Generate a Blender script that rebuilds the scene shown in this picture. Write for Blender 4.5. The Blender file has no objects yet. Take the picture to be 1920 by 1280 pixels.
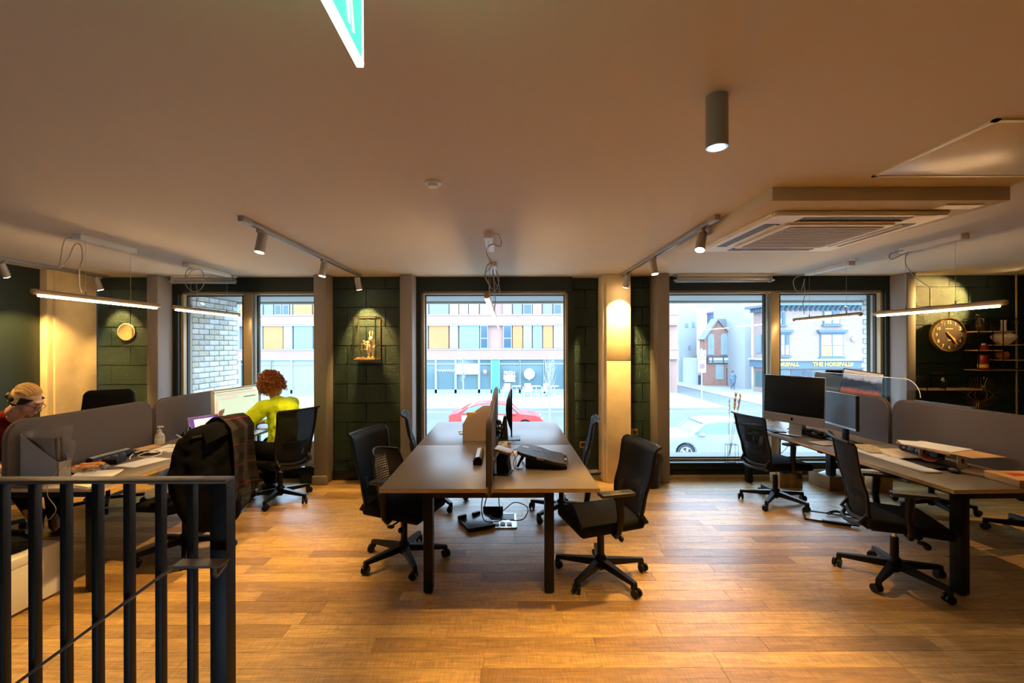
import bpy, bmesh, math, random
from mathutils import Vector, Matrix, Euler
import numpy as np
PI=math.pi; R=math.radians
random.seed(7)
sc=bpy.context.scene
C=sc.collection
# ------------------------------------------------------------ camera
F=853.0; H=1.68; CX=948.0; CY=648.0
cd=bpy.data.cameras.new('camera'); cam=bpy.data.objects.new('camera',cd); C.objects.link(cam)
cd.sensor_width=36; cd.lens=36*F/1920; cd.clip_start=.05; cd.clip_end=400
cd.shift_x=(960-CX)/1920; cd.shift_y=-(640-CY)/1920
cam.location=(0,0,H); cam.rotation_euler=(R(90),R(0.15),0)
sc.camera=cam
# ------------------------------------------------------------ world, exposure
w=bpy.data.worlds.new('world'); sc.world=w; w.use_nodes=True
nt=w.node_tree; bg=nt.nodes['Background']
tc=nt.nodes.new('ShaderNodeTexCoord'); sx=nt.nodes.new('ShaderNodeSeparateXYZ'); rp=nt.nodes.new('ShaderNodeValToRGB')
nt.links.new(tc.outputs['Generated'],sx.inputs[0]); nt.links.new(sx.outputs['Z'],rp.inputs[0])
rp.color_ramp.elements[0].color=(.54,.76,1,1); rp.color_ramp.elements[1].color=(.48,.72,1,1)
nt.links.new(rp.outputs[0],bg.inputs['Color']); bg.inputs['Strength'].default_value=3.3
sc.view_settings.view_transform='Standard'; sc.view_settings.look='None'
sc.view_settings.exposure=1.5; sc.view_settings.gamma=1.0; sc.view_settings.use_curve_mapping=False
WARM=(1,.59,.18)
P_SPOT=90; P_DOWN=115; E_TUBE=30; E_LENS=30
# ------------------------------------------------------------ helpers
def at(px,py,Y): return Vector(((px-CX)*Y/F, Y, H-(py-CY)*Y/F))
def atz(px,py,z):
    Y=(H-z)*F/(py-CY); return Vector(((px-CX)*Y/F,Y,z))
class G:
    def __init__(s): s.bm=bmesh.new()
    def _m(s,t,mx=None):
        if mx is not None: bmesh.ops.transform(t,matrix=mx,verts=t.verts)
        me=bpy.data.meshes.new('t'); t.to_mesh(me); t.free(); s.bm.from_mesh(me); bpy.data.meshes.remove(me); return s
    def box(s,c,d,bev=0,rot=(0,0,0),seg=2,taper=None):
        t=bmesh.new(); bmesh.ops.create_cube(t,size=1)
        for v in t.verts:
            k=1
            if taper and v.co.z>0: v.co.x*=taper; v.co.y*=taper
            v.co.x*=d[0]; v.co.y*=d[1]; v.co.z*=d[2]
        if bev: bmesh.ops.bevel(t,geom=t.edges[:],offset=bev,segments=seg,affect='EDGES',profile=.5)
        return s._m(t,Matrix.Translation(Vector(c))@Euler(rot).to_matrix().to_4x4())
    def bb(s,x0,x1,y0,y1,z0,z1,bev=0):
        return s.box(((x0+x1)/2,(y0+y1)/2,(z0+z1)/2),(abs(x1-x0),abs(y1-y0),abs(z1-z0)),bev)
    def cyl(s,p,q,r,r2=None,n=14):
        p=Vector(p);q=Vector(q); d=q-p; L=d.length
        if L<1e-6: return s
        t=bmesh.new(); bmesh.ops.create_cone(t,cap_ends=True,segments=n,radius1=r,radius2=r if r2 is None else r2,depth=L)
        return s._m(t,Matrix.Translation((p+q)/2)@d.to_track_quat('Z','Y').to_matrix().to_4x4())
    def ball(s,c,r,n=12,rot=(0,0,0)):
        if not hasattr(r,'__len__'): r=(r,r,r)
        t=bmesh.new(); bmesh.ops.create_uvsphere(t,u_segments=n,v_segments=max(6,n*2//3),radius=1)
        return s._m(t,Matrix.Translation(Vector(c))@Euler(rot).to_matrix().to_4x4()@Matrix.Diagonal((*r,1)))
    def cap(s,p,q,r,r2=None,n=12):
        r2=r if r2 is None else r2
        s.cyl(p,q,r,r2,n); s.ball(p,r,n); s.ball(q,r2,n); return s
    def chain(s,pts,rs,n=12):
        for i in range(len(pts)-1): s.cap(pts[i],pts[i+1],rs[i],rs[i+1],n)
        return s
    def tube(s,pts,r,n=6,closed=False):
        pts=[Vector(p) for p in pts]; m=len(pts); bm=s.bm
        rs=r if hasattr(r,'__len__') else [r]*m
        rings=[]; up=None
        for i,p in enumerate(pts):
            if closed: d=pts[(i+1)%m]-pts[i-1]
            else: d=pts[min(i+1,m-1)]-pts[max(i-1,0)]
            d.normalize()
            if up is None:
                up=Vector((0,0,1)) if abs(d.z)<.9 else Vector((1,0,0))
            a=d.cross(up)
            if a.length<1e-4: a=d.orthogonal()
            a.normalize(); b=a.cross(d).normalized(); up=b
            rings.append([bm.verts.new(p+(a*math.cos(2*PI*k/n)+b*math.sin(2*PI*k/n))*rs[i]) for k in range(n)])
        for i in range(m if closed else m-1):
            A=rings[i];B=rings[(i+1)%m]
            for k in range(n): bm.faces.new((A[k],A[(k+1)%n],B[(k+1)%n],B[k]))
        if not closed: bm.faces.new(rings[0][::-1]); bm.faces.new(rings[-1])
        return s
    def lathe(s,prof,c=(0,0,0),n=20,mx=None):
        t=bmesh.new(); rings=[]
        for r,z in prof: rings.append([t.verts.new((max(r,1e-4)*math.cos(2*PI*k/n),max(r,1e-4)*math.sin(2*PI*k/n),z)) for k in range(n)])
        for A,B in zip(rings,rings[1:]):
            for k in range(n): t.faces.new((A[k],A[(k+1)%n],B[(k+1)%n],B[k]))
        t.faces.new(rings[0][::-1]); t.faces.new(rings[-1])
        M_=Matrix.Translation(Vector(c))
        if mx is not None: M_=M_@mx
        return s._m(t,M_)
    def prism(s,pts,ax,a,b,bev=0):
        # outline pts (u,v) extruded along axis ax from a to b
        t=bmesh.new()
        def mk(u,v,k):
            return {'x':(k,u,v),'y':(u,k,v),'z':(u,v,k)}[ax]
        A=[t.verts.new(mk(u,v,a)) for u,v in pts]; B=[t.verts.new(mk(u,v,b)) for u,v in pts]
        n=len(pts); t.faces.new(A[::-1]); t.faces.new(B)
        for k in range(n): t.faces.new((A[k],A[(k+1)%n],B[(k+1)%n],B[k]))
        bmesh.ops.recalc_face_normals(t,faces=t.faces)
        if bev:
            e=[e for e in t.edges if len(e.link_faces)==2 and e.calc_face_angle(0)>.6]
            bmesh.ops.bevel(t,geom=e,offset=bev,segments=2,affect='EDGES')
        return s._m(t)
    def grid(s,f,nu,nv,th=0):
        t=bmesh.new(); uv=t.loops.layers.uv.new('UVMap')
        V=[[t.verts.new(f(i/nu,j/nv)) for j in range(nv+1)] for i in range(nu+1)]
        for i in range(nu):
            for j in range(nv):
                fc=t.faces.new((V[i][j],V[i+1][j],V[i+1][j+1],V[i][j+1]))
                for l,(a,b) in zip(fc.loops,((i,j),(i+1,j),(i+1,j+1),(i,j+1))): l[uv].uv=(a/nu,b/nv)
        if th:
            t.normal_update()
            r=bmesh.ops.solidify(t,geom=t.faces[:],thickness=th)
        return s._m(t)
    def hexa(s,P8):
        bm=s.bm; v=[bm.verts.new(p) for p in P8]
        for f in ((3,2,1,0),(4,5,6,7),(0,1,5,4),(1,2,6,5),(2,3,7,6),(3,0,4,7)): bm.faces.new([v[i] for i in f])
        return s
def obj(name,g,m,parent=None,smooth=35,loc=None,rot=None,recalc=True):
    me=bpy.data.meshes.new(name)
    bm=g.bm
    if recalc: bmesh.ops.recalc_face_normals(bm,faces=bm.faces)
    bm.to_mesh(me); bm.free()
    if smooth:
        me.shade_smooth(); me.set_sharp_from_angle(angle=R(smooth))
    ms=m if isinstance(m,(list,tuple)) else [m]
    for x in ms: me.materials.append(x)
    o=bpy.data.objects.new(name,me); C.objects.link(o)
    if parent: o.parent=parent
    if loc is not None: o.location=loc
    if rot is not None: o.rotation_euler=rot
    return o
def tag(o,label=None,cat=None,group=None,kind=None):
    if label: o['label']=label
    if cat: o['category']=cat
    if group: o['group']=group
    if kind: o['kind']=kind
    return o
def thing(name,label,cat,loc=(0,0,0),rz=0,group=None):
    o=bpy.data.objects.new(name,None); o.empty_display_size=.05; C.objects.link(o); o.location=loc; o.rotation_euler=(0,0,rz)
    return tag(o,label,cat,group)
def st(name,g,m,parent=None,smooth=35):
    o=obj(name,g,m,parent,smooth)
    if not parent: o['kind']='structure'
    return o
def inst(src,name,parent,loc,rot=(0,0,0),scale=(1,1,1)):
    o=bpy.data.objects.new(name,src.data if hasattr(src,'data') else src); C.objects.link(o); o.parent=parent
    o.location=loc; o.rotation_euler=rot; o.scale=scale; return o
def dup(root,loc=None,rz=None,label=None,group=None):
    r=root.copy(); C.objects.link(r)
    if loc is not None: r.location=loc
    if rz is not None: r.rotation_euler=(0,0,rz)
    if label: r['label']=label
    if group: r['group']=group
    def rec(a,b):
        for ch in list(a.children):
            c=ch.copy(); C.objects.link(c); c.parent=b; rec(ch,c)
    rec(root,r); return r
def remesh(o,vox,sm=4):
    m=o.modifiers.new('remesh','REMESH'); m.mode='VOXEL'; m.voxel_size=vox; m.use_smooth_shade=True
    if sm:
        s=o.modifiers.new('smooth','SMOOTH'); s.iterations=sm; s.factor=.5
    return o
def text(name,s,size,m,parent,loc,rot=(R(90),0,0),ext=.002,align='CENTER',sx=1,bold=0):
    cu=bpy.data.curves.new(name,'FONT'); cu.body=s; cu.size=size; cu.extrude=ext; cu.align_x=align; cu.align_y='CENTER'; cu.resolution_u=2; cu.offset=bold
    o=bpy.data.objects.new(name,cu); C.objects.link(o)
    dg=bpy.context.evaluated_depsgraph_get(); me=bpy.data.meshes.new_from_object(o.evaluated_get(dg))
    bpy.data.objects.remove(o); bpy.data.curves.remove(cu)
    me.materials.clear(); me.materials.append(m)
    o=bpy.data.objects.new(name,me); C.objects.link(o); o.parent=parent; o.location=loc; o.rotation_euler=rot; o.scale=(sx,1,1)
    return o
# ------------------------------------------------------------ materials
MT={}
def mat(name,col,rough=.6,metal=0,spec=.5,bump=0,bscale=60,var=0,vscale=8,emit=None,es=0,detail=3,coord='Object',clear=0,stretch=None):
    m=bpy.data.materials.new(name); m.use_nodes=True; n=m.node_tree; b=n.nodes['Principled BSDF']
    b.inputs['Base Color'].default_value=(*col,1); b.inputs['Roughness'].default_value=rough
    b.inputs['Metallic'].default_value=metal; b.inputs['Specular IOR Level'].default_value=spec
    if clear: b.inputs['Coat Weight'].default_value=clear
    if bump or var:
        t=n.nodes.new('ShaderNodeTexCoord'); mp=n.nodes.new('ShaderNodeMapping'); n.links.new(t.outputs[coord],mp.inputs[0])
        if stretch: mp.inputs['Scale'].default_value=stretch
    if var:
        z=n.nodes.new('ShaderNodeTexNoise'); z.inputs['Scale'].default_value=vscale; z.inputs['Detail'].default_value=detail
        n.links.new(mp.outputs[0],z.inputs['Vector'])
        mx=n.nodes.new('ShaderNodeMix'); mx.data_type='RGBA'; mx.blend_type='MIX'
        mx.inputs[6].default_value=(*[c*(1-var) for c in col],1); mx.inputs[7].default_value=(*[min(1,c*(1+var)) for c in col],1)
        cr=n.nodes.new('ShaderNodeMapRange'); cr.inputs[1].default_value=.3; cr.inputs[2].default_value=.7
        n.links.new(z.outputs[0],cr.inputs[0]); n.links.new(cr.outputs[0],mx.inputs[0]); n.links.new(mx.outputs[2],b.inputs['Base Color'])
    if bump:
        z=n.nodes.new('ShaderNodeTexNoise'); z.inputs['Scale'].default_value=bscale; z.inputs['Detail'].default_value=4
        n.links.new(mp.outputs[0],z.inputs['Vector'])
        bp=n.nodes.new('ShaderNodeBump'); bp.inputs['Strength'].default_value=bump; bp.inputs['Distance'].default_value=.01
        n.links.new(z.outputs[0],bp.inputs['Height']); n.links.new(bp.outputs[0],b.inputs['Normal'])
    if emit: b.inputs['Emission Color'].default_value=(*emit,1); b.inputs['Emission Strength'].default_value=es
    MT[name]=m; return m
def glassmat(name,tint=(1,1,1),rough=0,refl=1.0,ior=1.45):
    m=bpy.data.materials.new(name); m.use_nodes=True; n=m.node_tree; n.nodes.remove(n.nodes['Principled BSDF'])
    o=n.nodes['Material Output']; t=n.nodes.new('ShaderNodeBsdfTransparent'); t.inputs[0].default_value=(*tint,1)
    g=n.nodes.new('ShaderNodeBsdfGlossy'); g.inputs['Roughness'].default_value=rough
    f=n.nodes.new('ShaderNodeFresnel'); f.inputs[0].default_value=ior
    ge=n.nodes.new('ShaderNodeNewGeometry'); kb=n.nodes.new('ShaderNodeMath'); kb.operation='SUBTRACT'; kb.inputs[0].default_value=refl; n.links.new(ge.outputs['Backfacing'],kb.inputs[1]); kb.use_clamp=True
    k=n.nodes.new('ShaderNodeMath'); k.operation='MULTIPLY'; n.links.new(kb.outputs[0],k.inputs[1]); n.links.new(f.outputs[0],k.inputs[0])
    x=n.nodes.new('ShaderNodeMixShader'); n.links.new(k.outputs[0],x.inputs[0]); n.links.new(t.outputs[0],x.inputs[1]); n.links.new(g.outputs[0],x.inputs[2])
    n.links.new(x.outputs[0],o.inputs[0]); MT[name]=m; return m
def meshmat(name,col,alpha):
    m=mat(name,col,.7,spec=.2); n=m.node_tree; b=n.nodes['Principled BSDF']; b.inputs['Alpha'].default_value=alpha; return m
def woodfloor():
    m=bpy.data.materials.new('floor_wood'); m.use_nodes=True; n=m.node_tree; L=n.links; b=n.nodes['Principled BSDF']
    N=lambda k:n.nodes.new('ShaderNode'+k)
    geo=N('NewGeometry'); oi=N('ObjectInfo'); ad=N('Math'); ad.operation='ADD'; L.new(geo.outputs['Random Per Island'],ad.inputs[0]); L.new(oi.outputs['Random'],ad.inputs[1])
    fr=N('Math'); fr.operation='FRACT'; L.new(ad.outputs[0],fr.inputs[0])
    tcn=N('TexCoord'); 
    off=N('CombineXYZ'); mu=N('Math'); mu.operation='MULTIPLY'; mu.inputs[1].default_value=37; L.new(fr.outputs[0],mu.inputs[0]); L.new(mu.outputs[0],off.inputs[0]); L.new(mu.outputs[0],off.inputs[1])
    va=N('VectorMath'); va.operation='ADD'; L.new(geo.outputs['Position'],va.inputs[0]); L.new(off.outputs[0],va.inputs[1])
    def noise(scale,sv,det=4,dist=0):
        mp=N('Mapping'); mp.inputs['Scale'].default_value=sv; L.new(va.outputs[0],mp.inputs[0])
        z=N('TexNoise'); z.inputs['Scale'].default_value=scale; z.inputs['Detail'].default_value=det; z.inputs['Distortion'].default_value=dist
        L.new(mp.outputs[0],z.inputs['Vector']); return z.outputs[0]
    ramp=N('ValToRGB'); e=ramp.color_ramp.elements
    e[0].position=0; e[0].color=(.42,.225,.068,1); e[1].position=1; e[1].color=(.80,.50,.155,1)
    for p,c in ((.18,(.48,.265,.078)),(.45,(.65,.385,.115)),(.75,(.72,.43,.13))):
        q=e.new(p); q.color=(*c,1)
    L.new(fr.outputs[0],ramp.inputs[0])
    def mulmix(prev,fac,lo,hi,amt):
        mr=N('MapRange'); mr.inputs[1].default_value=lo; mr.inputs[2].default_value=hi; mr.inputs[3].default_value=1-amt; mr.inputs[4].default_value=1.08
        L.new(fac,mr.inputs[0]); cc=N('CombineColor')
        mx=N('Mix'); mx.data_type='RGBA'; mx.blend_type='MULTIPLY'; mx.inputs[0].default_value=1
        for k in range(3): L.new(mr.outputs[0],cc.inputs[k])
        L.new(prev,mx.inputs[6]); L.new(cc.outputs[0],mx.inputs[7]); return mx.outputs[2]
    c=mulmix(ramp.outputs[0],noise(3,(1,6,1),5,1.2),.3,.7,.35)
    c=mulmix(c,noise(14,(.35,6,1),4,.4),.3,.75,.3)
    c=mulmix(c,noise(60,(2.6,.18,1),2),.35,.72,.28)     # cross saw marks
    c=mulmix(c,noise(60,(.12,2.2,1),2),.35,.72,.2)
    kn=noise(5,(1,1.6,1),3,2.5); c=mulmix(c,kn,.2,.33,.45)
    L.new(c,b.inputs['Base Color'])
    rr=N('MapRange'); rr.inputs[3].default_value=.34; rr.inputs[4].default_value=.52; L.new(noise(9,(1,3,1)),rr.inputs[0]); L.new(rr.outputs[0],b.inputs['Roughness'])
    b.inputs['Specular IOR Level'].default_value=1.0
    bp=N('Bump'); bp.inputs['Strength'].default_value=.12; bp.inputs['Distance'].default_value=.004; L.new(noise(60,(2.6,.18,1),2),bp.inputs['Height']); L.new(bp.outputs[0],b.inputs['Normal'])
    return m
FLOOR=woodfloor()
SUB=mat('subfloor',(.05,.028,.014),.8)
CEIL=mat('ceiling_paint',(.60,.525,.42),.75,bump=.03,bscale=30)
GREEN=mat('green_block_paint',(.005,.024,.0165),.36,bump=.9,bscale=140,var=.3,vscale=30)
GREENF=mat('green_smooth_paint',(.004,.012,.010),.4)
JOINT=mat('green_joint',(.004,.011,.007),.7)
LEFTW=mat('dark_green_wall',(.012,.022,.015),.5)
FIN=mat('taupe_fin_paint',(.24,.21,.19),.55)
CONC=mat('cream_concrete',(.72,.58,.36),.7,bump=.12,bscale=25,var=.12,vscale=4)
FRAMEM=mat('bronze_aluminium',(.42,.33,.19),.38,.25)
FRAMED=mat('dark_gasket',(.015,.018,.02),.5)
GLASS=glassmat('window_glass',(.97,.985,.98),0,1.0)
ACRY=glassmat('acrylic',(.96,.98,.98),.02,1.0)
DESK=mat('taupe_laminate',(.175,.14,.11),.40,bump=.02,bscale=200)
PLY=mat('plywood_edge',(.55,.36,.17),.6,var=.25,vscale=20,stretch=(1,1,20))
BLK=mat('black_powder_metal',(.005,.005,.005),.45,spec=.25)
BLKP=mat('black_plastic',(.005,.005,.0055),.42,spec=.3)
BLKF=mat('black_seat_fabric',(.007,.0065,.006),.85,spec=.15,bump=.25,bscale=400)
MESHB=meshmat('black_chair_mesh',(.005,.005,.005),.88)
GREYP=mat('dark_grey_plastic',(.028,.026,.024),.45)
CHROME=mat('chrome',(.75,.75,.75),.18,1)
FELT=mat('grey_brown_felt',(.155,.125,.11),.95,bump=.4,bscale=300,var=.12,vscale=90)
WHITEP=mat('white_plastic',(.78,.76,.72),.45)
WHITEM=mat('white_metal',(.8,.78,.74),.4)
ACM=mat('cream_air_unit',(.80,.74,.62),.5)
ACG=mat('grey_grille',(.34,.30,.26),.6)
ACD=mat('dark_slot',(.10,.08,.05),.6)
PAPER=mat('white_paper',(.82,.80,.76),.8)
PAPER2=mat('cream_paper',(.76,.62,.42),.8)
KRAFT=mat('kraft_board',(.56,.32,.12),.8,var=.1,vscale=5)
CARD=mat('cardboard',(.42,.26,.13),.85,var=.12,vscale=6)
YEL=mat('yellow_folder',(.85,.48,.06),.6)
ORG=mat('orange_snack',(.85,.30,.05),.35,bump=.5,bscale=40,var=.4,vscale=40)
RED=mat('red_plastic',(.75,.04,.02),.35)
WOOD=mat('shelf_wood',(.60,.36,.15),.55,var=.2,vscale=12,stretch=(1,8,1))
BRASS=mat('brass',(.75,.48,.18),.3,1)
BRASSD=mat('brushed_brass_tube',(.50,.33,.16),.4,.6)
SPOTG=mat('grey_lamp_body',(.36,.33,.30),.45,.2)
TRACKM=mat('grey_track',(.32,.31,.31),.4,.4)
CLEARP=meshmat('clear_sleeve',(.55,.50,.44),.30); CLEARP.node_tree.nodes['Principled BSDF'].inputs['Roughness'].default_value=.15
CABW=mat('white_cable',(.78,.72,.62),.5)
CABB=mat('black_cable',(.015,.015,.015),.5)
CABG=mat('grey_cable',(.42,.39,.35),.5)
ALU=mat('aluminium',(.55,.55,.56),.35,.8)
SCRK=mat('black_glass_screen',(.006,.006,.007),.12,spec=.35)
SCRG=mat('matt_dark_screen',(.055,.06,.07),.3)
FELTB=mat('black_fabric',(.005,.005,.006),.9,spec=.12,bump=.3,bscale=200)
CREAMC=mat('cream_ceramic',(.74,.66,.50),.55,bump=.2,bscale=60)
TUBEL=mat('led_diffuser',(1,.8,.5),.5,emit=(1,.64,.30),es=E_TUBE)
LENS=mat('lamp_lens',(1,.8,.5),.5,emit=(1,.70,.36),es=E_LENS)
EXITG=mat('exit_green',(.02,.5,.2),.4,emit=(.06,1,.36),es=.75)
EXITW=mat('exit_white',(.9,1,.95),.4,emit=(.8,1,.9),es=1.6)
# ============================================================ STRUCTURE
CEZ=2.555
fl=st('floor',G().bb(-1.18,6.8,-3.2,2.12,-.12,-.012).bb(-5.4,6.8,2.12,6.1,-.12,-.012).bb(-5.4,-3.6,-3.2,2.12,-.12,-.012),SUB)
# planks, one object each
PW=.125; plk=[G() for _ in range(3)]; PL=(1.25,.95,1.6); pm=[]
for g,l in zip(plk,PL):
    g.box((0,0,-.006),(l-.0015,PW-.0015,.012),bev=.0008,seg=1)
    o=obj('plank',g,FLOOR,fl,smooth=0); pm.append(o.data); bpy.data.objects.remove(o)
def rowx(k,rr):
    x=-5.3-rr.random()*1.2; out=[]
    while x<6.75:
        i=rr.choice((0,0,1,2)); out.append((x+PL[i]/2,i)); x+=PL[i]
    return out
rr=random.Random(3); far=G(); cnt=0
k=0
while 2.185+k*PW<6.0:
    y=2.185+k*PW
    for x,i in rowx(k,rr):
        px=abs(x)*F/y
        if y<5.8 and x-PL[i]/2< (1920-CX)*y/F and x+PL[i]/2>-CX*y/F and cnt<300:
            o=bpy.data.objects.new('plank',pm[i]); C.objects.link(o); o.parent=fl; o.location=(x,y,rr.uniform(-.0006,0)); cnt+=1
        else: far.box((x,y,-.006),(PL[i]-.0015,PW-.0015,.012))
    k+=1
for k in range(1,44):
    y=2.185-k*PW
    for x,i in rowx(k,rr):
        x0,x1=x-PL[i]/2,x+PL[i]/2
        if y<2.12 and x0<-1.2:
            if x1<=-1.2: continue
            x0=-1.2
        far.bb(x0+.0007,x1-.0007,y-PW/2+.0007,y+PW/2-.0007,-.012,0)
tag(obj('plank_field',far,FLOOR,fl,smooth=0),kind='stuff')
st('ceiling',G().bb(-5.4,6.8,-3.3,6.2,CEZ,CEZ+.1),CEIL)
st('wall_left',G().bb(-5.40,-5.25,-3.2,5.16,0,CEZ),LEFTW)
st('wall_right',G().bb(6.62,6.78,-3.2,5.9,0,CEZ),LEFTW)
st('wall_back',G().bb(-5.4,6.8,-3.35,-3.2,-1.5,CEZ),LEFTW)
# stairwell going down on the left, below the railing
sw=G(); sw.bb(-1.2,-1.16,-3.2,2.12,-2.3,-.012); sw.bb(-3.64,-3.6,-3.2,2.12,-2.3,-.012); sw.bb(-3.64,-1.16,2.12,2.16,-2.3,-.012)
sw.bb(-3.6,-1.2,-3.2,2.12,-2.34,-2.3)
swo=st('wall_stairwell',sw,LEFTW)
for k in range(9): obj('stair_tread',G().bb(-1.32-.27*k,-1.05-.27*(k+1)+.0,.95,2.08,-.17*(k+1)-.04,-.17*(k+1),.004),FIN,swo)
# --- window wall
WY=5.86; LINZ=2.375; SZ=.175
def blocks(parent,x0,x1,y,rows=11,stag=0,mat_=GREEN,bw=.485,bh=.2405,z0=0.0,seed=1):
    rr=random.Random(seed)
    for r in range(rows):
        x=x0-((stag+r)%2)*bw/2-.07
        while x<x1:
            a,b=max(x,x0),min(x+bw,x1)
            if b-a>.03:
                dz=rr.uniform(-.003,.003)
                g=G().bb(a+.003,b-.003,y-.03+dz,y+.08,z0+r*bh+.004,min(CEZ,z0+(r+1)*bh)-.003,.003)
                obj('block',g,mat_,parent,smooth=0)
            x+=bw
# piers between the windows with painted blockwork
wf=st('wall_front',G().bb(-5.25,-4.2,5.76,6.1,0,CEZ).bb(-2.34,-1.10,5.76,6.1,0,CEZ).bb(.82,1.30,5.93,6.1,0,CEZ).bb(1.50,2.0,5.80,6.1,0,CEZ).bb(4.84,6.7,5.76,6.1,0,CEZ)
      .bb(-4.4,-2.2,5.80,6.0,LINZ,CEZ).bb(-1.2,.85,5.80,6.0,LINZ,CEZ).bb(1.9,5.0,5.80,6.0,LINZ,CEZ),JOINT)
blocks(wf,-5.14,-4.34,5.76,seed=1)
blocks(wf,-2.17,-1.26,5.76,stag=1,seed=2)
blocks(wf,.86,1.24,5.92,seed=3)
blocks(wf,1.56,1.86,5.79,stag=1,seed=4)
blocks(wf,4.93,6.60,5.76,stag=1,seed=5)
st('trim_1',G().bb(-4.30,-2.2,5.77,5.80,LINZ,CEZ).bb(-1.14,.84,5.77,5.80,LINZ,CEZ).bb(1.95,4.92,5.77,5.80,LINZ,CEZ)
   .bb(-4.24,-4.155,5.77,6.0,0,LINZ).bb(-1.14,-1.075,5.77,6.0,0,LINZ).bb(.80,.88,5.80,6.0,0,LINZ).bb(4.83,4.93,5.77,6.0,0,LINZ).bb(1.9,2.02,5.8,6.0,0,LINZ),GREENF)
st('baseboard_front',G().bb(-2.17,-1.26,5.70,5.74,0,.13,.006).bb(-5.14,-4.34,5.70,5.74,0,.13,.006).bb(4.98,6.6,5.70,5.74,0,.13,.006).bb(1.52,1.86,5.74,5.77,0,.13,.006),GREENF)
# low walls under the windows, two flush boards each
for n,(a,b) in enumerate(((-4.16,-2.2),(-1.08,.82),(2.0,4.85))):
    s_=st('trim_%d'%(n+2),G().bb(a,b,5.79,6.0,.0,.085,.003).bb(a,b,5.80,6.0,.088,SZ,.003).bb(a,b,5.76,6.02,SZ,SZ+.018,.003),GREENF)
st('baseboard_right',G().bb(2.0,4.85,5.74,5.79,0,.035,.004),PLY)
def window(n,x0,x1,mull=None):
    g=G(); fw=.035
    root=st('window_%d'%n,G().bb(x0-.02,x1+.02,5.99,6.01,SZ+.0,SZ+.03),FRAMEM)
    obj('window_frame',G().bb(x0,x0+fw,5.82,5.98,SZ+.018,LINZ,.004).bb(x1-fw,x1,5.82,5.98,SZ+.018,LINZ,.004).bb(x0,x1,5.82,5.98,LINZ-.03,LINZ,.004).bb(x0,x1,5.86,5.98,SZ+.018,SZ+.045,.004),FRAMEM,root)
    xs=[x0]+([mull-.06,mull+.06] if mull else [])+[x1]
    if mull: obj('mullion',G().bb(mull-.055,mull+.055,5.82,5.99,SZ+.018,LINZ-.02,.004),FRAMEM,root)
    for i in range(0,len(xs),2):
        a,b=xs[i]+fw,xs[i+1]-fw
        z0,z1=SZ+.05,LINZ-.035
        obj('gasket',G().bb(a-.012,a+.012,5.885,5.93,z0,z1).bb(b-.012,b+.012,5.885,5.93,z0,z1).bb(a,b,5.885,5.93,z1-.014,z1).bb(a,b,5.885,5.93,z0,z0+.014),FRAMED,root)
        obj('glass_pane',G().bb(a,b,5.905,5.909,z0,z1),GLASS,root,smooth=0)
window(1,-4.155,-2.15,-3.30)
window(2,-1.075,.80)
window(3,2.0,4.83,3.45)
# fins (plasterboard nibs) and concrete columns
for n,(a,b) in enumerate(((-4.36,-4.22),(-2.335,-2.175),(-1.285,-1.13),(1.83,1.995),(4.865,4.985))):
    st('trim_%d'%(n+5),G().bb(a,b,5.52,5.84,0,CEZ,.018),FIN)
st('trim_10',G().bb(-2.345,-2.165,5.49,5.53,0,.11,.006),FIN)
cc=G(); cc.bb(1.235,1.53,5.56,5.93,0,1.49,.004); cc.bb(1.235,1.53,5.56,5.93,1.496,CEZ,.004); cc.bb(1.20,1.24,5.60,5.92,0,CEZ,.004)
st('wall_column',cc,CONC)
cc=G(); cc.bb(-5.26,-5.15,5.20,5.73,0,CEZ,.004); cc.bb(-5.30,-5.17,5.13,5.21,0,CEZ,.006)
st('wall_column_left',cc,CONC)
tag(obj('conduit_pipe',G().cyl((6.40,5.70,0),(6.40,5.70,CEZ-.002),.012).box((6.40,5.70,1.95),(.04,.03,.02)).box((6.40,5.70,1.1),(.04,.03,.02)),BRASSD),'vertical metal conduit pipe running up the block wall at far right','pipe')
# ============================================================ EXTERIOR
PAVE=mat('pale_paving',(0.303,0.297,0.286),.85,var=.12,vscale=.6); ROAD=mat('road_asphalt',(0.126,0.13,0.134),.8,var=.1,vscale=.5)
GZ=-2.5
g=st('ground',G().bb(-90,110,6.3,200,GZ-.1,GZ-.03),ROAD)
st('pavement_near',G().bb(-60,80,7.5,13.5,GZ-.03,GZ+.02).bb(-60,15.0,30.5,40.4,GZ-.03,GZ+.02),PAVE)
st('pavement_far',G().bb(18.0,80,31,80,GZ-.03,GZ+.02),PAVE)
LINE=mat('road_line',(0.56,0.56,0.546),.8)
for (a,b,y) in ((-40,16,28.9),(-40,60,15.2)): st('road_line',G().bb(a,b,y,y+.12,GZ-.03,GZ-.02),LINE)
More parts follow.
